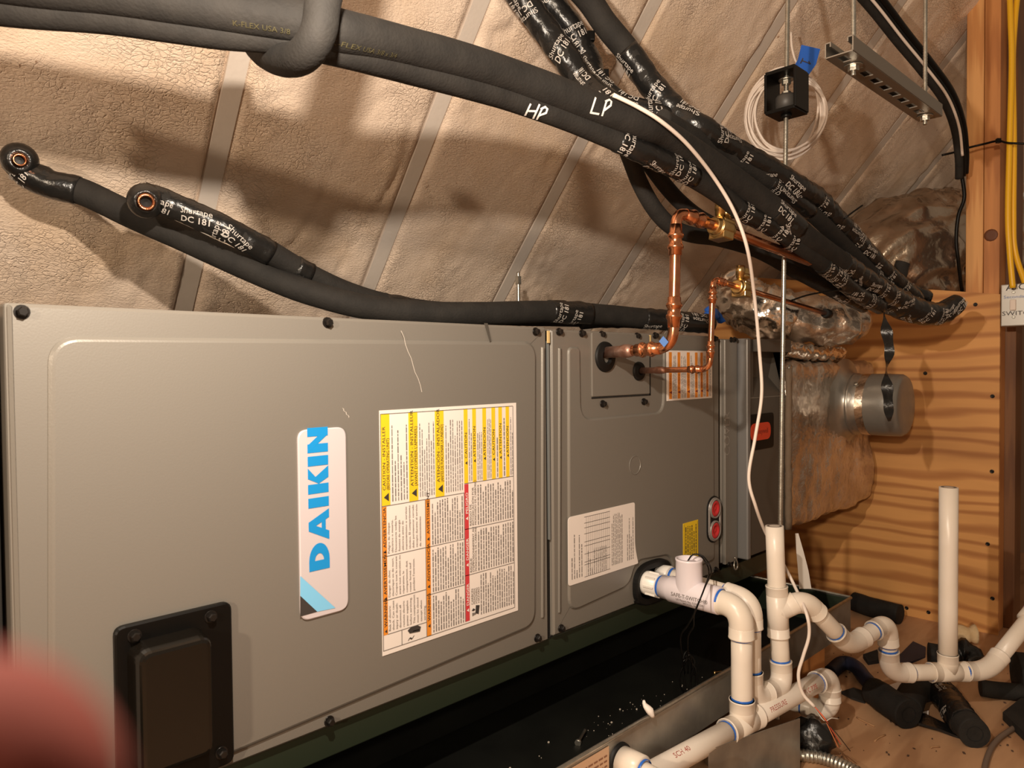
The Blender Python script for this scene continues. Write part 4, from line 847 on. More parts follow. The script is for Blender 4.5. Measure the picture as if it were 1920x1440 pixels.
# ================================================================== COPPER
def arc_corner(c, a, b, r, n=14):
    """points rounding the corner c between directions a and b (unit, pointing away)"""
    A, B = c + a*r, c + b*r; return [A*(1-t)**2 + c*2*t*(1-t) + B*t*t for t in [k/n for k in range(n+1)]]
def press_fit(parent, c, axis, r, name='press_fitting'):
    mb = MB(); mb.lathe(c - axis*r*2.9, axis, [(k_*r*1.35, q_*r) for k_, q_ in ((0, 1.02), (0.1, 1.2), (0.75, 1.2), (0.95, 1.42), (1.15, 1.5), (1.35, 1.42), (1.6, 1.18), (2.3, 1.18), (2.5, 1.4), (2.7, 1.48), (2.9, 1.4), (3.15, 1.16), (4.2, 1.08))], 24); return mb.build(name, copper, parent)
def copper_riser(label, base, bend, top, exit_pt, valve_pt, end_pt, r, vs, has_collar):
    t = thing('copper_pipe', label, 'copper pipe', 'copper refrigerant stubs')
    d0 = (bend-base).normalized(); d1 = (top-bend).normalized(); d2 = (end_pt-top).normalized()
    pts = [base, base.lerp(bend, 0.5)] + arc_corner(bend, -d0, d1, r*3.4) + [bend.lerp(top, 0.5)] + arc_corner(top, -d1, d2, r*2.6) + [top.lerp(end_pt, 0.5), end_pt]
    mb = MB(); mb.tube(Path(pts, n=1), r, 22); mb.build('tube', copper, t)
    press_fit(t, bend - d0*r*5.4, d0, r); press_fit(t, bend + d1*r*6.4, -d1, r); press_fit(t, top - d1*r*5.2, d1, r); press_fit(t, top + d2*r*5.0, -d2, r)
    mb = MB(); q = base + d0*0.03; mb.lathe(q, d0, [(-0.03, r*1.12), (0.012, r*1.14), (0.022, r*1.35), (0.032, r*1.3), (0.042, r*1.05)], 20); mb.build('brazed_joint', brazed, t)
    # brass valve
    v = thing('brass_valve', ('large' if r > 0.008 else 'small')+' brass service valve on the '+('tall copper riser' if r > 0.008 else 'short copper riser'), 'valve', 'brass service valves')
    vp = valve_pt; up = V((0, 0, 1)); sd = d2.cross(up).normalized(); up2 = sd.cross(d2)
    mb = MB(); mb.lathe(vp - d2*vs*1.0, d2, [(0, vs*0.62), (vs*0.35, vs*0.64), (vs*0.36, vs*0.80), (vs*1.5, vs*0.80), (vs*1.55, vs*0.60), (vs*1.9, vs*0.60)], 22); mb.obox(vp - up2*vs*0.15, d2*vs*0.55, sd*vs*0.72, up2*vs*0.72); mb.build('valve_body', brass, v, bevel=vs*0.08)
    mb = MB(); o1 = vp + up2*vs*0.4 - d2*vs*0.38; mb.lathe(o1, up2, [(0, vs*0.30), (vs*0.5, vs*0.30), (vs*0.52, vs*0.36), (vs*0.8, vs*0.36), (vs*0.82, vs*0.42), (vs*1.6, vs*0.42), (vs*1.62, vs*0.3)], 18); mb.build('service_port', brass, v)
    mb = MB(); o1 = vp + up2*vs*0.4 + d2*vs*0.42 - sd*vs*0.1; mb.lathe(o1, up2, [(0, vs*0.38), (vs*0.55, vs*0.38), (vs*0.57, vs*0.58), (vs*0.95, vs*0.58), (vs*0.97, vs*0.48)], 18); mb.lathe(o1+up2*vs*0.97, up2, [(0, vs*0.46), (vs*0.5, vs*0.44)], 6, smooth=False); mb.build('stem_cap', brass, v)
    return t
b0 = onY(1135, 661, -0.004); bb = onX(1262, 652, b0.x); bt = W(1268, 396, (bb-CAM).dot(FW)); 
be = W(1518, 490, 1.655); dr = (be-bt).normalized(); 
t = copper_riser('tall copper pipe rising from the coil cabinet, with ribbed press fittings', b0, bb, bt, None, bt+dr*0.135, be, 0.0108, 0.0285, True)
mb = MB(); q = bb + V((0, 0.014, 0.012)); mb.obox(q+V((-0.0125, -0.001, 0.0)), V((0.0006, 0, 0)), V((0, 0.006, 0.006)), V((0, -0.005, 0.005))); mb.build('blue_mark', mat('blue_ink', (0.10, 0.22, 0.55), 0.5), t)
c0 = onY(1198, 695, -0.004); cb_ = onX(1331, 692, c0.x); ct = W(1337, 524, (cb_-CAM).dot(FW)); ce_ = W(1550, 588, 1.86); dr = (ce_-ct).normalized()
t = copper_riser('short thin copper pipe rising beside the orange-striped sticker', c0, cb_, ct, None, ct+dr*0.115, ce_, 0.0062, 0.0235, False)
mb = MB(); mb.lathe(ce_-dr*0.012, dr, [(0, 0.011), (0.012, 0.013), (0.026, 0.011), (0.028, 0.004)], 12); mb.build('end_plug', rubber, t)

# ================================================================== PVC DRAIN LINES
def ring_band(mb, c, axis, r, wdt, mi=0): mb.lathe(V(c)-V(axis)*wdt/2, axis, [(0, r), (wdt*0.2, r*1.025), (wdt*0.8, r*1.025), (wdt, r)], 24, mi, cap=False)
def pvc_seg(parent, a, b, r, m_=None, ta=0.0, tb=0.0):
    d_ = (V(b)-V(a)).normalized(); a, b = V(a)+d_*ta*r, V(b)-d_*tb*r; mb = MB(); mb.tube(Path([a, b], n=3), r, 26); return mb.build('pipe', m_ or pvc, parent)
def fit_tube(mb, pts, r, ends):
    mb.tube(Path(pts, n=1), r*1.175, 26)
    for e_, d_ in ends: mb.lathe(e_-d_*r*1.02, d_, [(-r*0.08, r*1.16), (0, r*1.195), (r*0.86, r*1.205), (r*0.89, r*1.235), (r*1.02, r*1.235), (r*1.02, r*1.03)], 26)
def elbow(parent, c, a, b, r, L=3.0, prim=True):
    a, b = a.normalized(), b.normalized(); mb = MB()
    k = max(1.0, 1.7 - 0.5*(1 + a.dot(b))); fit_tube(mb, [c+a*r*L] + arc_corner(c, a, b, r*1.95, 14) + [c+b*r*L], r, [(c+a*r*L, a), (c+b*r*L, b)])
    o = mb.build('elbow', pvc, parent)
    if prim:
        for d_ in (a, b):
            if random.random() < 0.8: pm = MB(); ring_band(pm, c+d_*r*(L+0.05), d_, r*1.02, 0.004+0.004*random.random()); pm.build('primer_ring', primer, o)
    return o
def tee(parent, c, run, br, r, L=2.5, Lb=2.4, m_=None, prim=True):
    run, br = run.normalized(), br.normalized(); mb = MB()
    fit_tube(mb, [c-run*r*L, c+run*r*L], r, [(c-run*r*L, -run), (c+run*r*L, run)]); fit_tube(mb, [c, c+br*r*Lb], r, [(c+br*r*Lb, br)])
    o = mb.build('tee', m_ or pvc, parent)
    if prim:
        for d_, l_ in ((run, L), (-run, L), (br, Lb)):
            if random.random() < 0.85: pm = MB(); ring_band(pm, c+d_*r*(l_+0.06), d_, r*1.02, 0.004+0.004*random.random()); pm.build('primer_ring', primer, o)
    return o
def pvc_line(parent, pts, r, skip=()):
    for i in range(len(pts)-1): pvc_seg(parent, pts[i], pts[i+1], r, None, 1.9 if i > 0 and i not in skip else 0.0, 1.9 if i+1 < len(pts)-1 and i+1 not in skip else 0.0)
    for i in range(1, len(pts)-1):
        if i not in skip: elbow(parent, pts[i], pts[i-1]-pts[i], pts[i+1]-pts[i], r)
def splash(parent, o_bvh, px, py, rx, ry, m_):
    b = bvh_of(o_bvh); pts = []
    for k in range(10):
        t = 2*math.pi*k/10; rr = 1+0.3*noise.noise(V((k*1.3, px, 0)))
        h = b.ray_cast(CAM, ray(px+math.cos(t)*rx*rr, py+math.sin(t)*ry*rr).normalized())
        if h[0] is None: return
        pts.append(h[0] + (CAM-h[0]).normalized()*0.0009)
    mb = MB(); mb.poly(pts); mb.build('primer_smear', m_, parent)

RP = 0.0205
prim_line = thing('drain_line', 'white PVC drain line with float-switch tee, leaving the coil cabinet and dropping to the run', 'drain pipe')
X0 = onY(1205, 1090, 0).x; zc = onY(1203, 1091, 0).z
A = V((X0, 0.004, zc)); E1 = V((X0, onX(1390, 1137, X0).y, zc-0.002)); dv = (E1-CAM).dot(FW); T1 = W(1391, 1362, dv-0.004)
T1 = V((E1.x+0.002, E1.y, T1.z)); RV = 0.0212
pvc_seg(prim_line, V((X0, -0.17, zc-0.001)), E1, RV, tb=1.9); pvc_seg(prim_line, E1, T1, RV, ta=1.9)
elbow(prim_line, E1, V((0, 1, 0)), V((0, 0, -1)), RV)
ad = MB(); ad.lathe(A, (0, -1, 0), [(0, 0.0225), (0.012, 0.0225), (0.013, 0.0265), (0.022, 0.027), (0.024, 0.0255), (0.050, 0.0255), (0.052, 0.022)], 28)
ado = ad.build('threaded_adapter', mat('bright_white_pvc', (0.86, 0.82, 0.76), 0.3), prim_line)
for k in range(8):
    t = 2*math.pi*k/8; rb = MB(); rb.obox(A+V((math.cos(t)*0.0265, -0.037, math.sin(t)*0.0265)), V((0.0016, 0, 0)), V((0, 0.013, 0)), V((0, 0, 0.0016))); rb.build('rib', MATS['bright_white_pvc'], ado)
mb = MB(); ring_band(mb, V((X0, -0.052, zc)), V((0, -1, 0)), 0.0235, 0.007); mb.build('primer_ring', primer, prim_line)
yS, yE = -0.055, onX(1350, 1129, X0).y; bo = V((X0, 0, zc))
mb = MB(); mb.lathe(V((X0, yS, zc)), (0, -1, 0), [(0, 0.0255), (0.020, 0.026), (0.023, 0.0285), (-(yE-yS)-0.001, 0.0290), (-(yE-yS), 0.0285), (-(yE-yS), 0.022)], 32)
yb_ = onX(1292, 1112, X0).y; topz = onX(1297, 1048, X0).z
mb.lathe(V((X0, yb_, zc)), (0, 0, 1), [(0, 0.0285), (topz-zc-0.006, 0.0282), (topz-zc-0.004, 0.0292), (topz-zc, 0.0292), (topz-zc, 0.0245), (topz-zc-0.03, 0.024)], 32, cap=False)
stee = mb.build('switch_tee', pvc_lilac, prim_line); stee['label'] = 'pale lilac float-switch tee with black lettering'
mb = MB(); mb.lathe(V((X0, yb_, topz-0.012)), (0, 0, 1), [(0, 0.0), (0.001, 0.024)], 24, cap=False); mb.lathe(V((X0+0.004, yb_-0.004, topz-0.012)), (0, 0, 1), [(0, 0.010), (0.006, 0.010), (0.007, 0.004)], 14); mb.build('switch_float', mat('lilac_shade', (0.70, 0.62, 0.66), 0.4), stee)
mb = MB(); ring_band(mb, V((X0, yE-0.001, zc)), V((0, -1, 0)), 0.0245, 0.008); mb.build('primer_ring', primer, prim_line)
pr = MB(); T = Path([V((X0, yS, zc)), V((X0, yE, zc))], n=8); Lw = T.len
for st_, ang, h_ in (('SAFE-T-SWITCH®', 0.48, 0.0078), ('US Patent No. 5,522,229', 0.76, 0.0046), ('MODEL SS1', 1.02, 0.0050)):
    g, f, wd = glyphs(st_, 0.01); o_ = []
    for a, b in g:
        o_.append(T.surf(Lw*0.60 + (a-wd/2)*h_, ang - b*h_/0.0295, 0.0296))
    pr.add(o_, f)
prt = pr.build('printed_text', print_g, stee)
# tee at the foot and the horizontal run
dX = (onZ(1558, 1266, T1.z) - T1).normalized(); dX = V((dX.x, dX.y, 0)).normalized()
E5 = onZ(1556, 1266, T1.z); dX = (E5-T1).normalized()
run0 = T1 - dX*0.55
tee(prim_line, T1, dX, V((0, 0, 1)), RV)
p1 = pvc_seg(prim_line, run0, T1, RV); p2 = pvc_seg(prim_line, T1, E5, RV, tb=1.9)
E6 = V((E5.x, E5.y, onX(1553, 1340, E5.x).z)); E6 = W(1552, 1338, (E5-CAM).dot(FW)); E6 = V((E5.x, E5.y, E6.z))
pvc_seg(prim_line, E5, E6, RP, ta=1.9, tb=1.9); elbow(prim_line, E5, -dX, V((0, 0, -1)), RP); E7 = E6 + V((-0.02, 0.30, 0.0)); pvc_seg(prim_line, E6, E7, RP, ta=1.9); elbow(prim_line, E6, V((0, 0, 1)), E7-E6, RP)
pr = MB(); T = Path([T1, E5], n=12)
for st_, f_, a_ in (('PVC PIPE', 0.66, 0.35), ('PRESSURE', 0.30, 0.25)): T.wraptext(pr, st_, T.len*f_, a_, 0.010, RV*1.012, 0, 0.0, bold=0.0)
T = Path([run0, T1], n=12); T.wraptext(pr, 'SCH 40', T.len*0.62, -0.3, 0.010, RV*1.012, 0, 0.0, bold=0.0)
pr.build('pipe_print', mat('red_brown_print', (0.38, 0.06, 0.04), 0.6), prim_line)
# pan outlet stub
pn = thing('pan_outlet_pipe', 'short PVC pipe with black rubber seal coming out of the pan front', 'drain pipe')
po = onY(1160, 1424, YP0); pe = po + V((0, -0.16, -0.01)); pvc_seg(pn, po+V((0, 0.01, 0)), pe, 0.0195, tb=1.9); elbow(pn, pe, po-pe, V((1, -0.05, -0.1)), 0.0195)
mb = MB(); mb.lathe(po+V((0, 0, 0)), (0, -1, 0), [(0, 0.031), (0.006, 0.030), (0.008, 0.026), (0.008, 0.020)], 26, cap=False); mb.build('seal_ring', rubber, pn)
ad = MB(); ad.lathe(po+V((0, -0.006, 0)), (0, -1, 0), [(0, 0.026), (0.045, 0.0255), (0.047, 0.021)], 26); ad.build('coupling', pvc, pn)
mb = MB(); ring_band(mb, po+V((0, -0.055, 0)), V((0, -1, 0)), 0.0200, 0.005); mb.build('primer_ring', primer, pn)
# second line with trap, vent standpipe, and long trap towards the plywood
sec = thing('trap_line', 'white PVC trap line with open standpipe zigzagging towards the plywood', 'drain pipe')
r2 = 0.0195
X2 = onY(1236, 1076, 0).x; zc2 = onY(1236, 1076, 0).z; F1 = V((X2, E1.y+0.012, zc2-0.01)); F2 = W(1402, 1312, (F1-CAM).dot(FW)); F2 = V((F1.x, F1.y, F2.z))
DW = 1.60; U1_ = W(1467, 1288, DW); W1 = W(1458, 1146, DW); TOP = W(1452, 986, DW)
K1 = W(1507, 1122, 1.595); K2 = W(1592, 1212, 1.66); K3 = W(1664, 1166, 1.74); K4 = W(1668, 1262, 1.755); K5 = W(1777, 1260, 1.79); K6 = W(1852, 1258, 1.80); K7 = W(1990, 1085, 1.92)
pvc_line(sec, [V((X2, -0.01, zc2)), F1, F2, U1_, W1, TOP], r2, skip=(4,))
ad = MB(); ad.lathe(V((X2, 0.0, zc2)), (0, -1, 0), [(0, 0.0225), (0.03, 0.0240), (0.032, 0.0215)], 24); ad.build('threaded_adapter', MATS['bright_white_pvc'], sec)
mb = MB(); ring_band(mb, V((X2, -0.038, zc2)), V((0, -1, 0)), 0.0208, 0.006); mb.build('primer_ring', primer, sec)
tee(sec, W1, TOP-W1, K1-W1, r2, 2.9, 2.3, prim=False)
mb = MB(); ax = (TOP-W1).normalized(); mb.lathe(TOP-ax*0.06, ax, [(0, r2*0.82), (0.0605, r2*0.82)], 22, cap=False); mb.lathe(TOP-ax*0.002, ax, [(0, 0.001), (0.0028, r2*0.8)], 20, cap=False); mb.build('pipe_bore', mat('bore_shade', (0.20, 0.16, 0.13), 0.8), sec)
pvc_line(sec, [W1, K1, K2, K3, K4, K5, K6, K7], r2, skip=(5,))
ST = V((K5.x, K5.y, 0)); ST = W(1774, 912, (K5-CAM).dot(FW)); ST = V((K5.x, K5.y, ST.z))
tee(sec, K5, K6-K4, V((0, 0, 1)), r2); sp_ = pvc_seg(sec, K5, ST, 0.0212)
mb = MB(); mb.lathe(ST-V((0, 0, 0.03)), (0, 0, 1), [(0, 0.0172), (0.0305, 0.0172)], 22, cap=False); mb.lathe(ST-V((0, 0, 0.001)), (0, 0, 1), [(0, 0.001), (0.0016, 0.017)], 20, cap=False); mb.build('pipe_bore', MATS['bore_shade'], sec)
q = K6.lerp(K7, 0.60); ax = (K7-K6).normalized(); mb = MB(); mb.lathe(q, ax, [(-0.03, r2*1.04), (-0.028, r2*1.3), (0.03, r2*1.32), (0.032, r2*1.05)], 26); mb.build('coupling', pvc, sec)
mb = MB(); ring_band(mb, q+ax*0.006, ax, r2*1.31, 0.010); mb.build('primer_ring', purple, sec)

# ================================================================== WIRES
def wire(name, label, pts, r, m_, cat, seg=8, step=0.008, group=None, T=None):
    T = T or Path(pts, step=step); mb = MB(); mb.tube(T, r, seg); return tag(mb.build(name, m_), label, cat, group), T
# float switch wires
tp = V((X0, yb_, topz)); wt = thing('switch_wire', 'thin black float-switch wires looping down in front of the lilac tee', 'wire')
for k, dx in enumerate((0.0, 0.006)):
    pts = [tp+V((0.0, 0.004, -0.008)), tp+V((0.006, -0.006, 0.008)), tp+V((0.016, -0.025+dx, 0.006)), tp+V((0.012, -0.047+dx, -0.02)), W(1320, 1105, 1.43), W(1302, 1150, 1.42), W(1288+k*12, 1175, 1.44), W(1276+k*14, 1195, 1.46), W(1280+k*10, 1240, 1.50), W(1284+k*6, 1262, 1.52)]
    mb = MB(); mb.tube(Path(pts, step=0.006), 0.0016, 8); mb.build('strand', black, wt)
pts = []; c_ = W(1290, 1266, 1.53)
for k in range(46):
    t = k*0.62; pts.append(c_ + RT*(0.013+0.006*math.sin(k*0.9))*math.cos(t) + UP*((0.042+0.008*math.sin(k*1.7))*math.sin(t)) + FW*(0.006*math.sin(k*0.37)))
mb = MB(); mb.tube(Path(pts, step=0.008), 0.0017, 7); mb.build('wire_bunch', black, wt)
# thermostat cable
pts = [W(1150, 178, 1.20), W(1195, 200, 1.215), W(1240, 228, 1.235), W(1290, 272, 1.29), W(1340, 335, 1.37), W(1378, 400, 1.415), W(1402, 470, 1.44), W(1415, 560, 1.52), W(1424, 660, 1.56), W(1428, 740, 1.57), W(1416, 820, 1.57), W(1404, 895, 1.57), W(1417, 950, 1.58), W(1436, 1000, 1.64), W(1462, 1045, 1.65), W(1488, 1095, 1.63), W(1512, 1150, 1.555), W(1517, 1190, 1.55), W(1506, 1230, 1.55), W(1497, 1265, 1.55), W(1505, 1300, 1.55), W(1527, 1325, 1.54)]
cab = thing('control_cable', 'white control cable hanging from the LP line down past the filter cabinet', 'cable')
T = Path(pts, step=0.006); mb = MB(); mb.tube(T, 0.0036, 10); mb.build('jacket', white, cab)
for k, (c_, e_) in enumerate((((0.70, 0.10, 0.05), (1577, 1396)), ((0.75, 0.25, 0.10), (1572, 1402)), ((0.05, 0.03, 0.02), (1594, 1408)), ((0.7, 0.66, 0.6), (1572, 1348)))):
    mb = MB(); a = T.p[-1]; mb.tube(Path([a, W(1545, 1345+k*2, 1.53), W((1545+e_[0])/2, (1345+e_[1])/2, 1.54), W(e_[0], e_[1], 1.56)], step=0.006), 0.0011, 6); mb.build('bare_wire', mat('wire_%s' % ('red', 'orange', 'black', 'white')[k], c_, 0.4), cab)
# coiled cable with blue tape flag
ck = thing('cable_coil', 'coil of white cable hanging from the roof with a blue tape flag', 'cable')
pts = []; N = 9
for k in range(N*22+1):
    t = 2*math.pi*k/22 + 1.2; n_ = k/22; j = (0.86+0.14*math.sin(n_*2.3)) if False else 1.0
    q = noise.noise(V((int(n_)*1.7, 2.2, 0))); rx = 56 + 20*abs(math.sin(n_*1.9+0.4)) ; ry = 64 + 22*abs(math.sin(n_*1.3+1.0))
    pts.append(W(1474 + 7*q + rx*math.cos(t) - 10*math.sin(t)*0.6*(-1), 214 + 8*q - ry*math.sin(t), 1.95 + 0.012*math.sin(n_*2.7)))
mb = MB(); mb.tube(Path(pts, step=0.02), 0.0032, 8); mb.build('loops', white, ck)
mb = MB(); mb.tube(Path([W(1483, 60, 1.96), W(1485, 90, 1.95), W(1494, 118, 1.945), W(1512, 135, 1.94)]), 0.003, 8); mb.build('tail', white, ck)
mb = MB(); g = []
for (x, y, dd) in ((1503, 84, 1.92), (1521, 88, 1.915), (1538, 92, 1.92), (1496, 112, 1.915), (1512, 117, 1.905), (1530, 121, 1.91), (1483, 134, 1.90), (1502, 139, 1.89), (1516, 141, 1.90)): g.append(W(x, y, dd))
mb.add(g + [p + FW*0.0015 for p in g], [f for i in (0, 1, 3, 4) for f in ((i, i+1, i+4, i+3), (9+i, 9+i+3, 9+i+4, 9+i+1))], 0, True); fl_ = mb.build('tape_flag', blue_tape, ck); fl_['label'] = 'blue painters tape flag with a handwritten 1'
marker(fl_, fl_, [[(1506, 109), (1501, 119)], [(1503.5, 114), (1519, 120)], [(1519, 120), (1516, 115.5)]], print_k, 2.0, 'handwritten_mark', 0.001)

# ================================================================== RODS, ISOLATOR, STRUT
def rod_mesh(mb, a, b, r):
    L = (b-a).length; ax = (b-a)/L; n_ = int(L/0.006); prof = []
    for k in range(n_): prof += [(k*L/n_, r*0.9), ((k+0.5)*L/n_, r*1.05)]
    mb.lathe(a, ax, prof, 10)
yR = -0.222; rt, rb_ = onY(1477, 0, yR), onY(1463, 980, yR); dz = (rt-rb_)/(rt.z-rb_.z)
rtop = rt + dz*0.55; rbot = rb_ + dz*(ZP-0.06-rb_.z)
hr = thing('threaded_rod', 'long threaded hanger rod in front of the filter cabinet', 'threaded rod', 'hanger rods')
mb = MB(); rod_mesh(mb, rbot, rtop, 0.0052); mb.build('rod', zinc, hr)
ic = onY(1475, 176, yR); ic = rb_ + dz*(ic.z-rb_.z); hw, hh_ = 0.034, 0.044
iso = thing('vibration_isolator', 'black box-shaped vibration isolator with nut and rubber, on the threaded rod', 'isolator')
mb = MB(); th_ = 0.004
mb.obox(ic+V((0, 0, hh_)), V((hw, 0, 0)), V((0, hw, 0)), V((0, 0, th_))); mb.obox(ic-V((0, 0, hh_)), V((hw, 0, 0)), V((0, hw, 0)), V((0, 0, th_)))
mb.obox(ic+V((0, -hw, 0)), V((hw, 0, 0)), V((0, th_*0.7, 0)), V((0, 0, hh_))); mb.obox(ic+V((0, hw, 0)), V((hw, 0, 0)), V((0, th_*0.7, 0)), V((0, 0, hh_))); mb.build('bracket', black, iso, bevel=0.001)
mb = MB(); mb.lathe(ic-V((0, 0, hh_-0.004)), (0, 0, 1), [(0, 0.024), (0.03, 0.024), (0.036, 0.02)], 20); mb.build('rubber_mount', mat('grey_rubber', (0.05, 0.045, 0.04), 0.5), iso)
mb = MB(); mb.lathe(ic-V((0, 0, 0.007)), (0, 0, 1), [(0, 0.018), (0.002, 0.018)], 20); mb.lathe(ic-V((0, 0, 0.005)), (0, 0, 1), [(0, 0.010), (0.009, 0.010)], 6, smooth=False); mb.lathe(ic+V((0, 0, 0.020)), (0, 0, 1), [(0, 0.010), (0.009, 0.010)], 6, smooth=False); mb.lathe(ic+V((0, 0, 0.030)), (0, 0, 1), [(0, 0.017), (0.002, 0.017)], 20); mb.build('nuts', zinc, iso)
mb = MB(); mb.lathe(ic-V((0, 0, hh_+0.012)), (0, 0, 1), [(0, 0.011), (0.010, 0.012)], 16); mb.build('bushing', black, iso)
# short rod end poking up behind the cabinets
q = W(972, 545, 2.02); mb = MB(); rod_mesh(mb, q+V((0, 0, -0.10)), q+V((0, 0, 0.055)), 0.0052); rr_ = thing('threaded_rod', 'short threaded rod end with nut poking up behind the furnace', 'threaded rod', 'hanger rods'); mb.build('rod', zinc, rr_)
mb = MB(); mb.lathe(q+V((0, 0, 0.018)), (0, 0, 1), [(0, 0.0095), (0.022, 0.0095)], 6, smooth=False); mb.build('nut', zinc, rr_)
# strut channel and its two rods
dS = 1.34; sa = W(1573, 88, dS); sa_z = sa.z; X1_ = onZ(1744, 212, sa_z); dirS = (X1_-sa); Ls = dirS.length; dirS.normalize(); sid = V((dirS.y, -dirS.x, 0)).normalized(); hwS = 0.025; hS = 0.027
stt = thing('strut_channel', 'slotted steel strut channel hanging at upper right', 'strut channel')
mb = MB(); u_ = V((0, 0, 1)); holes = 10; tS = 0.0022; segl = Ls/holes; hl_, hwid = segl*0.30, 0.0085
c0_ = sa - u_*hS/2
for sgn in (-1, 1):
    mb.obox(sa+dirS*Ls/2+sid*sgn*hwS, dirS*Ls/2, sid*tS/2, u_*hS/2); mb.obox(sa+dirS*Ls/2+sid*sgn*(hwS-0.005)+u_*hS/2, dirS*Ls/2, sid*0.005, u_*tS/2); mb.obox(sa+dirS*Ls/2+sid*sgn*(hwS-0.009)+u_*(hS/2-0.004), dirS*Ls/2, sid*tS/2, u_*0.004)
    mb.obox(c0_+dirS*Ls/2+sid*sgn*(hwS+hwid)/2, dirS*Ls/2, sid*(hwS-hwid)/2, u_*tS/2)
for k in range(holes+1):
    x0_ = max(0, k*segl-segl/2+hl_); x1_ = min(Ls, k*segl+segl/2-hl_); mb.obox(c0_+dirS*(x0_+x1_)/2, dirS*(x1_-x0_)/2, sid*hwid, u_*tS/2)
mb.build('channel', mat('dull_strut_steel', (0.30, 0.27, 0.23), 0.42, 0.8), stt)
for k, (f_, nm) in enumerate(((0.13, 'near'), (0.93, 'far'))):
    q = c0_ + dirS*Ls*f_; r_ = thing('threaded_rod', 'threaded rod holding the %s end of the strut channel' % nm, 'threaded rod', 'hanger rods')
    mb = MB(); rod_mesh(mb, q-u_*0.022, q+u_*0.75, 0.0046); mb.build('rod', zinc, r_)
    mb = MB(); mb.lathe(q-u_*0.013, u_, [(0, 0.010), (0.009, 0.010)], 6, smooth=False); mb.build('nut', zinc, r_)
    mb = MB(); mb.lathe(q-u_*0.004, u_, [(0, 0.017), (0.002, 0.017)], 18); mb.build('washer', zinc, r_)

# ================================================================== RIGHT SIDE CABLES AND SWITCH
bpath = [(1600, -40, 1.98), (1645, 12, 2.03), (1690, 70, 2.09), (1735, 125, 2.15), (1775, 180, 2.21), (1796, 235, 2.27), (1803, 290, 2.31), (1803, 330, 2.34)]
for k, (ox, oy, r_, m_, nm) in enumerate(((0, 0, 0.013, black, 'thick black cable of the bundle beside the wooden stud, middle one'), (11, -9, 0.012, black, 'black cable on the right edge of the bundle beside the stud'), (-9, 9, 0.012, foam_black, 'dull black cable on the left edge of the bundle beside the stud'), (3, 3, 0.004, white, 'thin pale cable running along the black cable bundle'))):
    pts = [W(x+ox*(1-0.5*i/7), y+oy*(1-0.5*i/7), d-(0.014 if k == 3 else 0)) for i, (x, y, d) in enumerate(bpath[:(7 if k == 3 else 8)])]; wire('hanging_cable', nm, pts, r_, m_, 'cable', 10, group='cables beside the stud')
wire('hanging_cable', 'thin black cable dangling in front of the silver flexible duct', [W(1803, 325, 2.34), W(1808, 370, 2.35), W(1797, 405, 2.36), W(1793, 450, 2.37), W(1797, 490, 2.38), W(1803, 540, 2.42), W(1806, 560, 2.5)], 0.006, black, 'cable', 8, group='cables beside the stud')
zt_ = thing('cable_tie', 'long black cable tie around the stud and yellow cables', 'cable tie')
mb = MB(); mb.tube(Path([W(1766, 291, 2.32), W(1800, 283, 2.31), W(1816, 277, 2.33), W(1845, 270, 2.31), W(1872, 264, 2.27), W(1890, 268, 2.24), W(1935, 270, 2.20)]), 0.0035, 6); mb.build('strap', black, zt_)
mb = MB(); mb.obox(W(1872, 264, 2.265), RT*0.006, UP*0.007, FW*0.005); mb.build('head', black, zt_)
for k, (xs_, nm) in enumerate((((1893, 1895, 1897, 1893, 1890, 1893, 1899), 'yellow cable hanging to the switch box, left of the pair'), ((1909, 1903, 1899, 1901, 1900, 1903, 1925), 'yellow cable hanging past the switch box, right of the pair'))):
    ys = (-20, 40, 120, 270, 400, 470, 540); wire('yellow_cable', nm, [W(x, y, 2.255+0.01*k) for x, y in zip(xs_, ys)], 0.0085, yellow_cable, 'cable', 10, group='yellow cables')
sx = XW-0.03; q0, q1 = onX(1876.5, 534, sx), onX(1932, 610, sx)
sw_ = thing('switch_box', 'grey metal switch box with handwriting, fixed beside the plywood', 'switch box')
mb = MB(); mb.box((sx, min(q0.y, q1.y), q1.z), (sx+0.07, max(q0.y, q1.y), q0.z)); mb.build('box', mat('switch_steel', (0.50, 0.48, 0.44), 0.4, 0.5), sw_, bevel=0.003)
mb = MB(); c_ = onX(1900, 572, sx); mb.obox(c_+V((-0.004, 0, 0)), V((0.006, 0, 0)), V((0, 0.008, 0)), V((0, 0, 0.017))); mb.build('toggle', white, sw_, bevel=0.002)
for y in (548, 594.5): mb = MB(); mb.lathe(onX(1900.5, y, sx), (-1, 0, 0), [(0, 0.005), (0.002, 0.004)], 10); mb.build('screw', zinc, sw_)
pr = MB(); uu = V((0, -1, 0))
def sp3(x, y): return onX(x, y, sx-0.0015)
for st_, x, y, h_, wd_, m_ in (('A/C', 1885.5, 545, 0.020, 0.055, print_k), ('SWITCH', 1879, 592, 0.013, 0.105, print_k), ('Secondary', 1882, 560, 0.009, 0.072, mat('faint_blue_ink', (0.20, 0.28, 0.55), 0.6))):
    pr = MB(); pr.text(st_, sp3(x, y), uu, (0, 0, 1), h_, 0, width=wd_); pr.build('handwriting', m_, sw_)

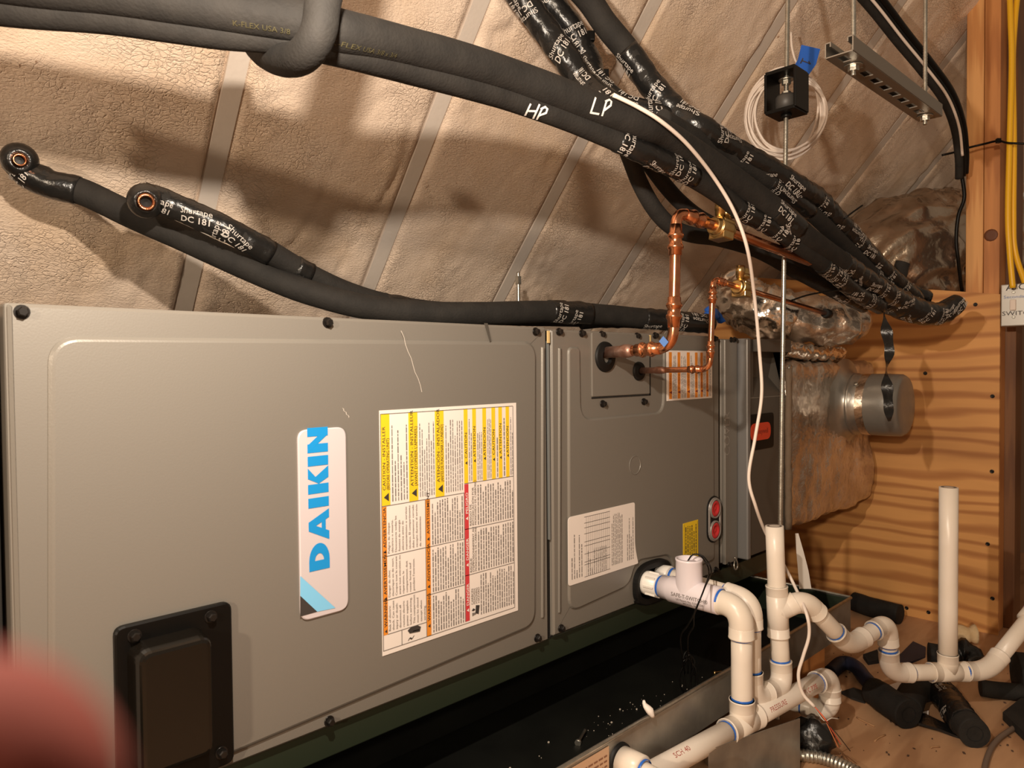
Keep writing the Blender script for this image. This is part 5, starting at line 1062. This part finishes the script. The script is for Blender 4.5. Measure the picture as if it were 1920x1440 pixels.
# tape tails
def ribbon(name, label, pts, wd, m_, cat, tw=0.0):
    T = Path(pts, step=0.008); mb = MB(); n_ = len(T.p); a_, b_ = [], []
    for i, p in enumerate(T.p):
        an = tw*math.sin(i*0.35); ws_ = (RT*math.cos(an) + FW*math.sin(an))*wd/2*T.r[i]*(1+0.12*math.sin(i*0.7)); a_.append(p-ws_); b_.append(p+ws_)
    mb.add(a_+b_+[p+FW*0.0012 for p in a_]+[p+FW*0.0012 for p in b_], [f for i in range(n_-1) for f in ((i, i+1, n_+i+1, n_+i), (2*n_+i, 3*n_+i, 3*n_+i+1, 2*n_+i+1))], 0, True); return tag(mb.build(name, m_), label, cat)
dC = (ce-CAM).dot(FW)-0.12
ribbon('tape_tail', 'black tape tail hanging from the line ends over the duct collar', [W(1655, 560, 1.93), W(1658, 590, 1.92), W(1664, 630, 1.92), W(1668, 660, 1.91), W(1662, 695, 1.91), W(1664, 730, 1.91), W(1668, 790, 1.91)], 0.026, tape_black, 'tape', 1.0)
Tt = Path([W(1494, 1000, 1.78), W(1500, 1035, 1.78), W(1506, 1070, 1.78), W(1510, 1104, 1.78)], step=0.008, rads=[0.3, 0.7, 1.0, 1.15])
mb = MB(); a_ = [p - RT*0.013*Tt.r[i] for i, p in enumerate(Tt.p)]; b_ = [p + RT*0.013*Tt.r[i] for i, p in enumerate(Tt.p)]; n_ = len(a_); mb.add(a_+b_, [(i, i+1, n_+i+1, n_+i) for i in range(n_-1)]); tag(mb.build('tape_strip', mat('pale_strip', (0.62, 0.58, 0.53), 0.5)), 'pale curled strip hanging below the plenum onto the pan edge', 'strip')
mb = MB(); mb.tube(Path([W(1583, 410, 1.72), W(1600, 397, 1.72), W(1617, 385, 1.72)], step=0.01), 0.0022, 6); tag(mb.build('cable_tie', black), 'black cable-tie tail sticking out of the line bundle', 'cable tie')
mb = MB(); mb.tube(Path([W(1485, 563, 1.72), W(1520, 552, 1.74), W(1580, 543, 1.78), W(1640, 540, 1.90)], step=0.01), 0.0022, 6); tag(mb.build('cable_tie', black), 'thin black cable tie reaching from small copper pipe to line bundle', 'cable tie')

# ================================================================== FLOOR SCRAPS
def fp_(x, y, z=0.0): return onZ(x, y, z)
def scrap_tube(label, pxs, r, m_=foam_black, taped=False, hollow=True, seed=1):
    pts = [fp_(x, y, r*0.98) for x, y in pxs]; T = Path(pts, step=0.008); t = thing('foam_scrap', label, 'foam scrap', 'black insulation scraps on the floor')
    mb = MB(); mb.tube(T, r, 18, nz=0.06, nscale=30, seed=seed); mb.build('foam_sleeve', m_, t)
    if hollow:
        d_ = T.t[-1]; mb = MB(); mb.lathe(T.p[-1]-d_*0.02, d_, [(0, 0.001), (0.0205, r*0.5), (0.0212, r*0.52)], 14, cap=False); mb.build('bore', mat('deep_black', (0.003, 0.003, 0.003), 0.9), t)
    if taped: tape(t, T, r, 0.45, 0.9, seed, 0.06, 0.008)
    return t
def flat_scrap(label, pxs, th_, m_, name='rubber_scrap', cat='scrap', lift=0.002):
    pts = [fp_(x, y, lift) for x, y in pxs]; mb = MB(); mb.prism([p + V((0, 0, 0.004*math.sin(i*1.7))) for i, p in enumerate(pts)], (0, 0, th_)); return tag(mb.build(name, m_, recalc=True), label, cat)
scrap_tube('black foam scrap lying along the foot of the plywood', [(1602, 1128), (1640, 1140), (1688, 1152)], 0.034, hollow=False, seed=3)
scrap_tube('short fat black foam scrap behind the right standpipe', [(1742, 1232), (1775, 1236)], 0.040, seed=5)
t = thing('tape_wad', 'shiny crumpled black tape wad right of the standpipe', 'tape'); mb = MB(); q = fp_(1808, 1236, 0.03); mb.tube(Path([q+V((-0.02, 0.05, 0)), q+V((0.01, 0, 0.012)), q+V((0.0, -0.05, 0.0))], rads=[0.8, 1.1, 0.7], step=0.006), 0.033, 16, nz=0.5, nscale=45); mb.build('crumpled_tape', tape_black, t)
scrap_tube('black foam tube with open end on the floor, below the trap line', [(1638, 1296), (1670, 1318), (1704, 1340)], 0.036, seed=7)
scrap_tube('bent black foam scrap reaching from under the tee towards the bottom right', [(1700, 1330), (1716, 1296), (1752, 1290), (1776, 1310), (1800, 1345), (1828, 1376)], 0.034, taped=True, seed=9)
flat_scrap('flat navy rubber sheet lying between foam scraps near the trap', [(1668, 1250), (1712, 1208), (1736, 1216), (1735, 1232), (1690, 1252)], 0.006, navy)
T = Path([fp_(1556, 1262, 0.012), fp_(1580, 1243, 0.02), fp_(1604, 1250, 0.022), fp_(1622, 1272, 0.02), fp_(1646, 1296, 0.012)], step=0.008); mb = MB(); mb.tube(T, 0.02, 12, flat=None); tag(mb.build('rubber_scrap', navy), 'curved navy rubber strip on the floor left of the foam tube', 'scrap')
flat_scrap('small dark scrap lying under the trap bend', [(1618, 1234), (1660, 1222), (1664, 1240), (1628, 1246)], 0.012, foam_black)
flat_scrap('thin black tape strip in front of the bent foam scrap', [(1718, 1340), (1735, 1345), (1790, 1368), (1800, 1384), (1760, 1372), (1722, 1362)], 0.006, tape_black, 'tape_scrap', 'tape')
flat_scrap('grey torn tape scrap beside the open foam tube', [(1576, 1300), (1600, 1295), (1630, 1302), (1622, 1318), (1596, 1312)], 0.005, foam_black, 'tape_scrap', 'tape')
flat_scrap('small white paper bit on the floor', [(1727, 1338), (1741, 1337), (1741, 1346), (1729, 1347)], 0.003, paper, 'paper_bit', 'paper')
flat_scrap('pale offcut lying under the pipe left of the tee', [(1662, 1290), (1688, 1284), (1698, 1296), (1672, 1302)], 0.006, paper, 'paper_bit', 'paper')
scrap_tube('black foam scrap at the right edge of the floor, long low piece', [(1838, 1290), (1880, 1295), (1960, 1302)], 0.022, hollow=False, seed=15)
scrap_tube('tall black scrap at the right edge behind the elbow', [(1905, 1262), (1960, 1268)], 0.055, hollow=False, seed=16)
flat_scrap('black sheet scrap in the bottom right corner', [(1880, 1350), (1915, 1325), (1990, 1330), (1990, 1410), (1930, 1400)], 0.02, foam_black)
wire('grey_cable', 'grey cable lying on the floor at the bottom right', [fp_(1905, 1362, 0.007), fp_(1872, 1385, 0.007), fp_(1855, 1410, 0.007), fp_(1845, 1450, 0.007), fp_(1850, 1500, 0.007)], 0.006, mat('dusty_cable', (0.16, 0.11, 0.08), 0.7), 'cable')
mb = MB(); q0, q1 = fp_(1788, 1188, 0.03), fp_(1828, 1190, 0.03); T = Path([q0, q0.lerp(q1, 0.5), q0.lerp(q1, 0.75), q1], rads=[0.8, 0.9, 0.7, 1.0], step=0.006); mb.tube(T, 0.030, 14, nz=0.25, nscale=40); tag(mb.build('foam_lump', cream), 'cream broken foam lump at the foot of the plywood', 'foam lump')
rn = random.Random(4); sp = MB()
for k in range(80):
    q = fp_(rn.uniform(1560, 1915), rn.uniform(1215, 1435), 0.001); r_ = rn.uniform(0.0007, 0.0022); sp.obox(q+V((0, 0, r_*0.3)), (r_*rn.uniform(.5, 2), r_*rn.random(), 0), (-r_*0.4, r_, 0), (0, 0, r_*0.4))
tag(sp.build('floor_crumbs', mat('brown_crumbs', (0.09, 0.05, 0.03), 0.9)), 'brown crumbs and dirt scattered on the floor', 'crumbs', kind='stuff')
for k, (a, b) in enumerate((((1606, 1345), (1640, 1362)), ((1640, 1390), (1660, 1378)), ((1745, 1402), (1762, 1400)))):
    mb = MB(); p0, p1 = fp_(*a, 0.002), fp_(*b, 0.002); mb.tube(Path([p0, p0.lerp(p1, .5)+V((0, 0.003, 0)), p1], step=0.01), 0.0018, 6); tag(mb.build('wood_splinter', mat('splinter', (0.45, 0.25, 0.12), 0.8)), ('splinter on the floor near the bare wires', 'splinter on the floor left of the tape strip', 'splinter on the floor below the tape strip')[k], 'splinter')

# sheet metal bracket, conduit, bag
zf = 0.0; a = fp_(1500, 1452); b = fp_(1330, 1560); h0 = onX(1497, 1346, a.x).z
sm_ = thing('sheet_metal_bracket', 'grey sheet-metal angle standing on the floor below the drain run', 'bracket')
mb = MB(); mb.prism([a, b, b+V((0, 0, 0.16)), a+V((0, 0, h0))], V((0.0, 0.002, 0))); mb.build('upright', galv, sm_)
mb = MB(); dn = V((a.y-b.y, b.x-a.x, 0)).normalized(); dn = dn if dn.dot(RT) > 0 else -dn; mb.prism([a, b, b+dn*0.10, a+dn*0.10], V((0, 0, 0.002))); mb.build('foot', galv, sm_)
def conduit(label, pts, r):
    T = Path(pts, step=0.0025); mb = MB(); mb.tube(T, lambda s_: r*(1+0.10*math.sin(s_*T.len*2*math.pi/0.009)), 16); return tag(mb.build('flexible_conduit', zinc), label, 'conduit', 'flexible metal conduit')
conduit('ribbed flexible metal conduit on the floor at bottom right', [fp_(1496, 1415, 0.013), fp_(1545, 1422, 0.013), fp_(1600, 1445, 0.013), fp_(1640, 1475, 0.013)], 0.0135)
conduit('ribbed flexible metal conduit under the drain run, left of the bracket', [fp_(1330, 1428, 0.013), fp_(1375, 1405, 0.013), fp_(1425, 1400, 0.013)], 0.0135)
mb = MB(); q = fp_(1524, 1382, 0.035); L = []
for j in range(13):
    ph = math.pi*j/12; L.append([q + V((0.040*math.sin(ph)*math.cos(t), 0.048*math.sin(ph)*math.sin(t), 0.042*math.cos(ph)))*(1+0.35*noise.noise(V((math.sin(ph)*math.cos(t)*2.4, math.sin(ph)*math.sin(t)*2.4, math.cos(ph)*2.4)))) for t in [2*math.pi*k/22 for k in range(22)]])
mb.loops(L, False, False, 0, True); tag(mb.build('plastic_bag', tape_black), 'crumpled shiny black plastic bag beside the sheet-metal bracket', 'bag')

# ================================================================== PHOTOGRAPHER'S HAND (finger at the lens, lower left)
def cs(x, y, z): return CAM + RT*x + UP*y + FW*z
hand = MB()
def limb(pts, rads): hand.tube(Path([cs(*p) for p in pts], rads=rads, step=0.003), 1.0, 20)
tipc = (-0.0252, -0.0190, 0.0335)
limb([tipc, (-0.036, -0.031, 0.029), (-0.050, -0.048, 0.016), (-0.066, -0.066, -0.010), (-0.078, -0.080, -0.045)], [0.0076, 0.0084, 0.0090, 0.0095, 0.0120])
hand.lathe(cs(*tipc), (cs(*tipc)-cs(-0.036, -0.031, 0.029)).normalized(), [(-0.004, 0.0077), (0.0, 0.0076), (0.0025, 0.0068), (0.005, 0.0046), (0.006, 0.001)], 20)
for (dx, dy, dz_, L_) in ((-0.006, -0.020, 0.0, 1.05), (-0.010, -0.038, -0.004, 0.98), (-0.012, -0.054, -0.010, 0.8)):
    b_ = V((-0.080+dx*0.5, -0.084+dy, -0.045+dz_)); limb([b_, b_+V((0.008, 0.006, 0.040))*L_, b_+V((0.034, 0.014, 0.060))*L_, b_+V((0.054, 0.018, 0.050))*L_], [0.0115, 0.0098, 0.0088, 0.0070])
limb([(-0.070, -0.105, -0.085), (-0.045, -0.095, -0.065), (-0.022, -0.088, -0.050), (-0.006, -0.082, -0.045)], [0.016, 0.0120, 0.0105, 0.0080])
limb([(-0.078, -0.082, -0.045), (-0.083, -0.105, -0.055), (-0.087, -0.135, -0.065)], [0.0135, 0.015, 0.013]); limb([(-0.082, -0.085, -0.050), (-0.080, -0.105, -0.090), (-0.085, -0.125, -0.125)], [0.016, 0.022, 0.024]); limb([(-0.086, -0.135, -0.06), (-0.084, -0.125, -0.09), (-0.085, -0.13, -0.125)], [0.014, 0.018, 0.024])
limb([(-0.085, -0.125, -0.120), (-0.095, -0.16, -0.19), (-0.115, -0.22, -0.30)], [0.028, 0.030, 0.038])
ho = hand.build('hand', skin)
rm = ho.modifiers.new('remesh', 'REMESH'); rm.mode = 'VOXEL'; rm.voxel_size = 0.0016; rm.use_smooth_shade = True
sm2 = ho.modifiers.new('smooth', 'SMOOTH'); sm2.iterations = 6; sm2.factor = 0.5
tag(ho, 'blurred reddish fingertip of the hand holding the camera, lower left corner', 'hand')
